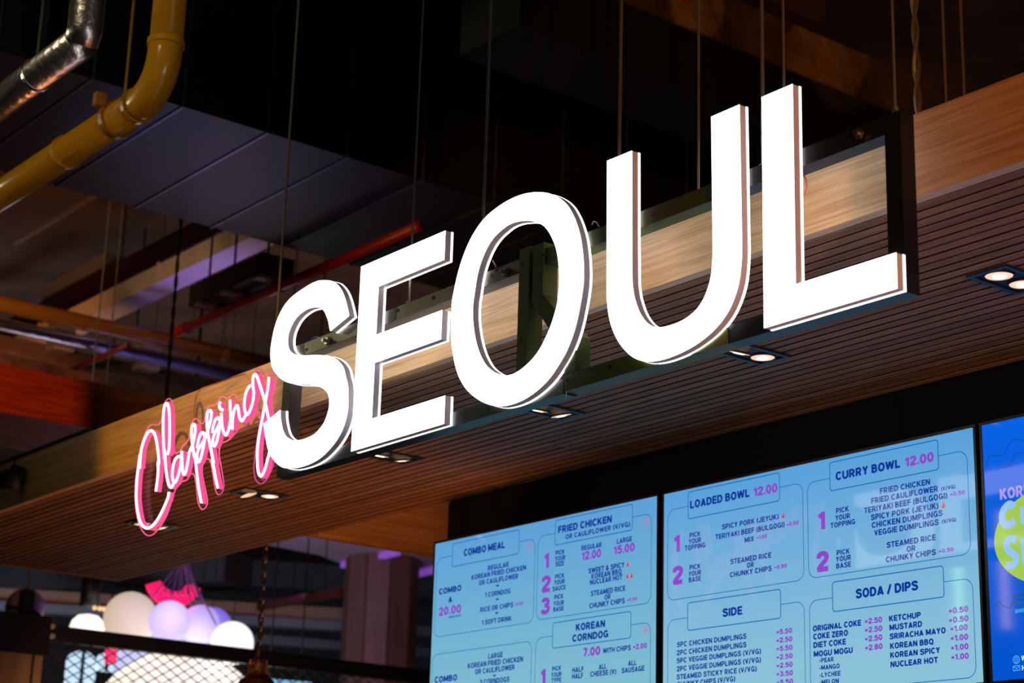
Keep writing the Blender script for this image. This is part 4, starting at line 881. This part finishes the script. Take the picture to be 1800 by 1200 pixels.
for f in (-.55, 0, .55): ribbon(mb, [c+Vector((-r_*math.sqrt(1-f*f), f*r_)), c+Vector((r_*math.sqrt(1-f*f), f*r_))], r_*.13)
for f in (-.5, 0, .5): ribbon(mb, [c+Vector((f*r_*math.cos(a)*1.0, r_*math.sin(a))) for a in [-PI/2+PI*k/10 for k in range(11)]], r_*.13)
e_ = [P2(1781, 1170.5), P2(1792.5, 1169), P2(1793, 1177), P2(1781.5, 1178.5)]; ribbon(mb, e_, .0022, closed=True); ribbon(mb, [e_[0], P2(1787, 1175), e_[1]], .0022)
mb.build('contact_icon', inkmat('ink_icon', srgb(70, 165, 240)), d3)
mb = MB(); text(mb, 'W', 1795.5, 1161, 1804, 1160, 9); text(mb, 'H', 1796.5, 1178, 1803, 1177, 9); mb.build('contact_lettering', inkmat('ink_white', srgb(225, 235, 250)), d3)

# ------------------------------------------------------------------ next stall, lower left
XM = -9.4
def PX(px, py, x): return at(px, py, 'x', x)
bz1 = .5*(PX(120, 1103, XM).z+PX(445, 1139, XM).z); bz0 = .5*(PX(200, 1137, XM).z+PX(435, 1166, XM).z)
ms = thing('mesh_screen', 'black-framed wire mesh screen of the next stall, under the globes', 'screen', (XM, PX(85, 1120, XM).y, bz0))
my0 = PX(85, 1120, XM).y; my1 = PX(770, 1180, XM).y
FRAMEB = mat('frame_black', (.012, .011, .016, 1), .5)
MB().box(XM-.06, XM, my0, my1, bz0, bz1).build('top_rail', FRAMEB, ms)
mb = MB(); nz = 10; pw = .088; ph = .034; mz0 = bz0-ph*nz
ncol = int((my1-my0)/pw)
for i in range(ncol):
    for j in range(nz):
        y = my0+i*pw+(pw/2 if j % 2 else 0); z = bz0-j*ph*.8
        for s_ in (1, -1):
            mb.beam((XM-.03, y, z), (XM-.03, y+pw/2*s_, z-ph*.8), .004, .0055)
o = mb.build('wire_mesh', mat('mesh_grey', (.02, .02, .025, 1), .5), ms); o['kind'] = 'stuff'
for px in (92, 89):
    pass
for py_ in (1101, 1118):
    c = PX(91, py_, XM+.004); MB().tube([c, c+Vector((.012, 0, 0))], .014, 10).build('bolt', mat('pale_bolt', (.5, .42, .42, 1), .4), ms)
# wooden post with black cap
XP = -9.2
y0_, y1_ = PX(-40, 1120, XP).y, PX(80, 1120, XP).y; zc_ = PX(40, 1148, XP).z; zt2 = PX(40, 1078, XP).z
wp = thing('stall_post', 'pale wooden post with a black steel cap in the lower left corner', 'post', (XP, y1_, 0))
MB().box(XP-.2, XP-.01, y0_, y1_, 0, zc_+.05).build('timber', mat('stall_timber', (.40, .20, .10, 1), .6, vary=.2, vscale=3, stretch=(6, 6, 1)), wp)
MB().box(XP-.23, XP, y0_-.02, PX(88, 1120, XP).y, zc_, zt2).build('cap', mat('cap_brown_black', (.02, .013, .014, 1), .5), wp)
MB().tube([Vector((XP, PX(59, 1150, XP).y, zc_)), Vector((XP+.002, PX(57, 1150, XP).y, 1.5))], .006, 6).build('cable', BLACK, wp)
pc = PX(46, 1060, XP-.1)
cl = thing('pulley_clamp', 'black clamp hanging on a cord above the wooden post', 'clamp', pc)
MB().box(pc.x-.03, pc.x+.03, pc.y-.03, pc.y+.03, pc.z-.06, pc.z+.065).build('clamp_body', BLACK, cl)
MB().tube([pc+Vector((0, -.11, -.03)), pc+Vector((0, 0, -.03))], .01, 6).tube([pc+Vector((0, .02, -.02)), pc+Vector((0, .10, -.07))], .01, 6).build('lever', BLACK, cl)
MB().tube([pc+Vector((0, 0, .06)), Vector((pc.x, pc.y+.02, z0-.001))], .007, 6).build('cord', mat('grey_cord', (.25, .2, .2, 1), .7), cl)
pb = PX(44, 1068, XP-.8); tag(MB().ball(pb, 27*14/FPX*.95).build('globe_lamp', mat('dim_globe', (.35, .2, .2, 1), .5), None, True), 'dim pinkish globe behind the black clamp', 'lamp')

XG = -10.6
def globe(px, py, rpx, col, st, lab, x=XG, z=1., grp='glowing globes above the mesh screen'):
    c = PX(px, py, x); dep = (c-Vector((0, 0, CAMZ))).dot(FW); r = rpx*dep/FPX
    m_ = mat('globe_'+lab.split()[0]+str(px), (.8, .8, .8, 1), .5, emi=col, est=st)
    o = MB().ball(c, r, 20, z).build('globe_lamp', m_, None, True)
    MB().tube([c+Vector((0, 0, r*.98)), Vector((c.x, c.y, Z(4.6)))], .0025, 5).build('cord', BLACK, o)
    return tag(o, lab, 'lamp', grp), c, r
globe(229, 1087, 47, srgb(226, 202, 180), .72, 'largest cream glowing globe, left of the violet ones', XG-.1)
globe(298, 1092, 36.5, srgb(196, 186, 252), .97, 'pale violet globe in front of the cream one', XG+.4)
globe(352, 1098, 35, srgb(176, 160, 248), .93, 'violet globe in the middle, right of the pale violet one', XG-.3)
globe(372, 1103, 36, srgb(130, 110, 240), .8, 'deeper violet globe half hidden at the back right', XG-.9)
globe(408, 1130, 38, srgb(255, 250, 250), 1.1, 'bright white globe at the right of the cluster', XG+.3)
cbig, rb_ = PX(310, 1308, XG-.2), .72
tag(MB().ball(cbig, 158*12.3/FPX).build('globe_lamp', mat('big_globe', (.8, .8, .8, 1), .5, emi=srgb(252, 240, 222), est=1.05), None, True), 'huge cream glowing globe behind the wire mesh', 'lamp')
# violet-lit wall panel behind the mesh, its light put in as glow
pa, pb_ = PX(206, 1172, XG-1.2), PX(330, 1140, XG-1.2)
tag(MB().box(XG-1.25, XG-1.2, pa.y, pb_.y, pa.z-.2, pb_.z+.1).build('glowing_box', mat('violet_panel', (.5, .5, .6, 1), .5, emi=srgb(190, 200, 255), est=.9)), 'violet-lit wall panel glowing behind the wire mesh', 'panel')
pa, pb_ = PX(189, 1164, XG-1.1), PX(207, 1136, XG-1.1)
tag(MB().box(XG-1.15, XG-1.1, pa.y, pb_.y, pa.z, pb_.z).build('glowing_box', mat('pink_bar', (.6, .1, .2, 1), .5, emi=srgb(252, 40, 100), est=1.)), 'small hot pink light bar behind the mesh', 'panel')
MB().box(XG-1.13, XG-1.12, pa.y, pa.y+.01, pb_.z, Z(4.6)).build('hanger', BLACK, [q_ for q_ in bpy.data.objects if q_.get('label', '').startswith('small hot pink')][0])
for px, py, pw_ in ((262, 1110, 1.6), (345, 1075, .8), (322, 1025, 2)):
    lamp('POINT', tuple(PX(px, py, XG+.75)), (0, 0, 0), pw_, (.42, .25, 1), .1)  # added violet lights that give the globes their shading
def arch(px0, px1, pt_, pb2, x, m_, lab):
    a, b = PX(px0, pb2, x), PX(px1, pb2, x); zt = PX((px0+px1)/2, pt_, x).z; cy_ = (a.y+b.y)/2; ry_ = (b.y-a.y)/2; zh = zt-ry_*.75
    pts = [(a.y, a.z), (b.y, a.z)]+[(cy_+ry_*math.cos(t), zh+ry_*.75*math.sin(t)) for t in [PI*k/12 for k in range(13)]]
    vs = [(x, p[0], p[1]) for p in pts]+[(x-.03, p[0], p[1]) for p in pts]; n = len(pts)
    o = mesh_obj('lit_window', vs, [tuple(range(n)), tuple(range(n, 2*n))[::-1]]+[(i, (i+1) % n, (i+1) % n+n, i+n) for i in range(n)], m_); tag(o, lab, 'window')
    MB().beam((x+.01, cy_, a.z), (x+.01, cy_, zt), .02, .02).build('mullion', BLACK, o)
BW = mat('blue_white_light', (.5, .6, .7, 1), .5, emi=srgb(190, 225, 250), est=1.)
arch(114, 165, 1143, 1215, XG-2.2, BW, 'larger arched blue-white lit window seen through the mesh')
arch(171, 200, 1147, 1178, XG-2.2, BW, 'small arched blue-white lit window seen through the mesh')
# dome lamp under black cylinder
c = PX(153, 1104, XG-.6); dep = (c-Vector((0, 0, CAMZ))).dot(FW); u_ = dep/FPX
ctop = Z(4.6)-c.z
dm = thing('pendant_lamp', 'white dome pendant lamp under a wide black tube, left of the globes', 'pendant lamp', c)
MB().lathe(c, [(31*u_, -8*u_), (31*u_, 0), (27*u_, 13*u_), (18*u_, 22*u_), (4*u_, 25*u_), (.001, 25*u_)], 32).build('shade', mat('dome_white', (.8, .8, .8, 1), .5, emi=srgb(255, 250, 240), est=1.2), dm, True)
MB().lathe(c, [(.001, 38*u_), (17*u_, 38*u_), (17.5*u_, 95*u_), (.001, 95*u_)], 28).build('tube', mat('tube_black', (.01, .01, .014, 1), .35), dm, True)
MB().tube([c+Vector((0, 0, 94*u_)), c+Vector((0, 0, ctop))], .006, 6).build('cord', BLACK, dm)
for dxp in (-9, 1, 9):
    MB().ball(c+Vector((0.15, dxp*u_, 31*u_)), 4*u_, 8).build('bulb', mat('amber_bulb', (.8, .5, .2, 1), .5, emi=srgb(255, 205, 150), est=.9), dm, True)
# hot pink open shade with cords
cp_ = PX(304, 1030, XG-.3); dep = (cp_-Vector((0, 0, CAMZ))).dot(FW); u_ = dep/FPX
pk = thing('cord_chandelier', 'hot pink ring shade hung on a cone of violet-lit cords above the globes', 'pendant lamp', cp_+Vector((0, 0, 1.)))
PINKE = mat('hot_pink_shade', (.7, .02, .15, 1), .5, emi=srgb(255, 18, 98), est=.95)
for i in range(6):
    a0, a1 = math.radians(198+25*i), math.radians(198+25*(i+1)-1.5)
    pts = []
    ko = [(math.cos(a0+(a1-a0)*k/5), math.sin(a0+(a1-a0)*k/5)) for k in range(6)]
    out_ = [(c_*52*u_, s_*48*u_) for c_, s_ in ko]; in_ = [(c_*30*u_, s_*22*u_) for c_, s_ in ko][::-1]
    poly = out_+in_; vs = [(cp_.x+.03, cp_.y+a, cp_.z+b+12*u_) for a, b in poly]+[(cp_.x-.03, cp_.y+a, cp_.z+b+12*u_) for a, b in poly]; n = len(poly)
    mesh_obj('shade_panel', vs, [(k, k+1, n-2-k, n-1-k) for k in range(5)]+[(n+k, n+n-1-k, n+n-2-k, n+k+1) for k in range(5)]+[(i_, i_+n, (i_+1) % n+n, (i_+1) % n) for i_ in range(n)], PINKE, pk)
apex = PX(320, 985, XG-.1)
for px, py in ((288, 1042), (296, 1046), (303, 1047), (312, 1047), (321, 1046), (330, 1046), (336, 1062), (345, 1058), (352, 1060), (362, 1064), (380, 1098), (268, 1050)):
    MB().tube([apex+Vector((random.uniform(-.02, .02), random.uniform(-.04, .04), 0)), PX(px, py, XG+.1)], .006, 6).build('cord', mat('violet_lit_cord', (.55, .3, .75, 1), .6), pk)  # cord colour carries the violet light
MB().tube([apex-Vector((0, 0, .02)), apex+Vector((0, 0, Z(4.6)-apex.z))], .012, 8).build('stem', BLACK, pk)

# chain and brass lamp
XC = -6.9
c = PX(455, 1142, XC); dep = (c-Vector((0, 0, CAMZ))).dot(FW); u_ = dep/FPX
br = thing('brass_bell_lamp', 'ornate brass bell lamp hanging on a chain beside the white globe', 'pendant lamp', c)
BRASS = mat('aged_brass', (.55, .28, .12, 1), .28, 1., bump=.5, bscale=60, vary=.3, vscale=30)
prof = [(2, 4), (3, 0), (4, -6), (5, -10), (5.5, -14), (7, -15), (7, -17), (14, -18), (15, -20), (15, -28), (16.5, -34), (17, -40), (20, -45), (22, -48), (26, -50), (30, -53), (31, -57), (34, -60), (36, -66), (46, -76), (50, -90)]
MB().lathe(c, [(a*u_, b*u_) for a, b in prof], 28).build('bell', BRASS, br, True)
for k in range(16):
    a = 2*PI*k/16
    MB().tube([c+Vector((15*u_*math.cos(a), 15*u_*math.sin(a), -18*u_)), c+Vector((17.5*u_*math.cos(a), 17.5*u_*math.sin(a), -42*u_))], 1.4*u_, 6).build('rib', BRASS, br)
topz = HS+.02; lk = .04; n = int((topz-c.z-.0)/(lk*.72))+14
linkm = None
for i in range(n):
    cz = c.z+4*u_+i*lk*.72; pts = []
    for k in range(13):
        a = 2*PI*k/12; o_ = Vector((math.cos(a)*lk*.26, 0, math.sin(a)*lk*.5))
        pts.append(o_ if i % 2 else Vector((0, o_.x, o_.z)))
    key = i % 2
    mb = MB().tube(pts, .0045, 5, False); o = mb.build('chain_link', mat('chain_metal', (.16, .13, .12, 1), .4, .8), None)
    o.parent = br; o.location = Vector((c.x, c.y, cz))-br.location

# pillar and violet-lit soffit behind
XV = -13.5
pcen = PX(668, 1085, XV); dep = (pcen-Vector((0, 0, CAMZ))).dot(FW); u_ = dep/FPX
pil = thing('pillar', 'brown faceted timber-clad pillar left of the menu screens', 'pillar', (pcen.x, pcen.y, 0))
PILM = mat('pillar_brown', (.16, .085, .07, 1), .5, vary=.2, vscale=3, stretch=(8, 8, .6))
rP = 66*u_; zT = Z(1.62)+.6
angs = [math.radians(a) for a in (-75, -40, -5, 20, 50, 80)]
zTp = PX(668, 985, XV).z
pts = [Vector((math.cos(a), math.sin(a), 0)) for a in [2*PI*k/10+.25 for k in range(10)]]
for k in range(10):
    a, b = pts[k]*rP, pts[(k+1) % 10]*rP; g = (b-a).normalized()*.006
    v = [pcen+a+g, pcen+b-g, pcen+(b-g)*.9, pcen+(a+g)*.9]
    vs = [(p.x, p.y, 0) for p in v]+[(p.x, p.y, zTp+.15) for p in v]
    mesh_obj('cladding_board', vs, [(0, 1, 2, 3), (7, 6, 5, 4), (0, 4, 5, 1), (1, 5, 6, 2), (2, 6, 7, 3), (3, 7, 4, 0)], PILM, pil)
zS = zTp+.02
sp = [at(px, py, 'z', zS) for px, py in ((440, 945), (468, 957), (560, 975), (603, 992), (690, 1004), (770, 1013), (830, 990), (780, 940), (520, 900))]
n = len(sp); vs = [tuple(p) for p in sp]+[(p.x, p.y, p.z+.3) for p in sp]
vsf = mesh_obj('soffit_slab', vs, [tuple(range(n)), tuple(range(n, 2*n))[::-1]]+[(i, (i+1) % n, (i+1) % n+n, i+n) for i in range(n)], mat('lilac_lit_plaster', (.45, .4, .55, 1), .7))  # violet light mixed into the plaster colour
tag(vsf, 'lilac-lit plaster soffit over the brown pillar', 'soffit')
MB().beam(at(603, 993, 'z', zS-.03), at(700, 970, 'z', zS-.03), .05, .05).build('led_strip', mat('violet_led', (.3, .1, .5, 1), .5, emi=srgb(120, 70, 170), est=.8), vsf)
MB().beam(at(733, 1009, 'z', zS-.03), at(775, 998, 'z', zS-.03), .05, .05).build('led_strip', MATS['violet_led'], vsf)
lamp('AREA', tuple(at(560, 1010, 'z', zS-.5)), tuple(at(540, 950, 'z', zS)), 3.5, (.42, .30, 1), .4)
# far services behind (level beams)
def far(name, a, b, z, wd, ht, m_, lab, cat='duct'):
    p, q = at(*a, 'z', z), at(*b, 'z', z)
    o = MB().beam(p, q, wd, ht).build(name, m_)
    for f in (.2, .8):
        c = p.lerp(q, f); MB().tube([c, Vector((c.x, c.y, Z(4.6)))], .005, 6).build('hanger', BLACK, o)
    return tag(o, lab, cat)
FG1 = mat('far_grey', (.10, .12, .15, 1), .7, vary=.2); FG2 = mat('far_brown', (.30, .20, .14, 1), .7); FG3 = mat('far_blue_grey', (.16, .22, .28, 1), .6)
far('air_duct', (-20, 1048), (640, 1086), Z(2.5), .2, .13, FG2, 'pale brown far duct crossing behind the globes and the pillar')
far('air_duct', (-20, 1065), (780, 1112), Z(2.4), .16, .08, FG3, 'blue-grey far duct just under the pale brown one')
far('air_duct', (440, 1123), (780, 1150), Z(2.35), .16, .08, FG3, 'thin blue-grey far duct above the black rail')
far('air_duct', (400, 1012), (900, 1045), Z(3.6), .7, .3, FG1, 'broad grey far duct beside the pillar top')
far('concrete_beam', (-20, 1020), (420, 1000), Z(2.9), .5, .3, mat('far_dark', (.05, .055, .065, 1), .8), 'dark far beam under the left end of the soffit', 'beam')
far('sprinkler_pipe', (455, 1066), (600, 1040), Z(2.2), .05, .06, mat('dim_red', (.08, .015, .015, 1), .6), 'dim red far pipe between the chain and the pillar', 'pipe')
far('light_tube', (455, 1199), (545, 1206), Z(1.3), .05, .05, mat('cyan_tube', (.3, .5, .6, 1), .5, emi=srgb(110, 190, 225), est=.8), 'pale cyan light tube at the bottom beside the brass lamp', 'lamp')
struct(MB().box(-24, -22.5, -6, 16, 3.0, 3.9).build('trim_1', mat('far_band', (.16, .17, .2, 1), .8, vary=.3)))
lamp('AREA', (-14, 3.5, 2.2), (-18, 7, 4), 60, (.8, .85, 1), 1.)
lamp('AREA', (-11, 7.2, 2.3), (-13.5, 9, 2.9), 16, (1, .5, .38), .6)  # added warm light on the pillar

# ------------------------------------------------------------------ tube lamps of the hall, mirrored in the screens
def tube_lamp(p_top, p_bot, yv, col, est, label):
    a, b = at(*p_top, 'y', yv), at(*p_bot, 'y', yv); x = (a.x+b.x)/2; y = 2*YT-yv
    t = thing('tube_lamp', label, 'lamp', (x, y, b.z))
    MB().tube([(x, y, b.z), (x, y, a.z)], .028, 12).build('tube', mat('tube_'+label.split()[1], (.8, .8, .8, 1), .4, emi=col, est=est), t, True)
    MB().tube([(x, y, a.z), (x, y, a.z+.05)], .032, 12).build('cap', BLACK, t); MB().tube([(x, y, a.z+.05), (x, y, Z(4.6))], .004, 6).build('cord', BLACK, t)
tube_lamp((1676, 885), (1691, 1108), 9.0, (.45, 1, .45, 1), 9., 'upright green-white tube lamp in the hall, reflected in the middle menu screen')
tube_lamp((1760, 900), (1769, 1104), 9.4, (1, .62, .3, 1), 7., 'upright amber tube lamp in the hall, reflected in the blue screen')
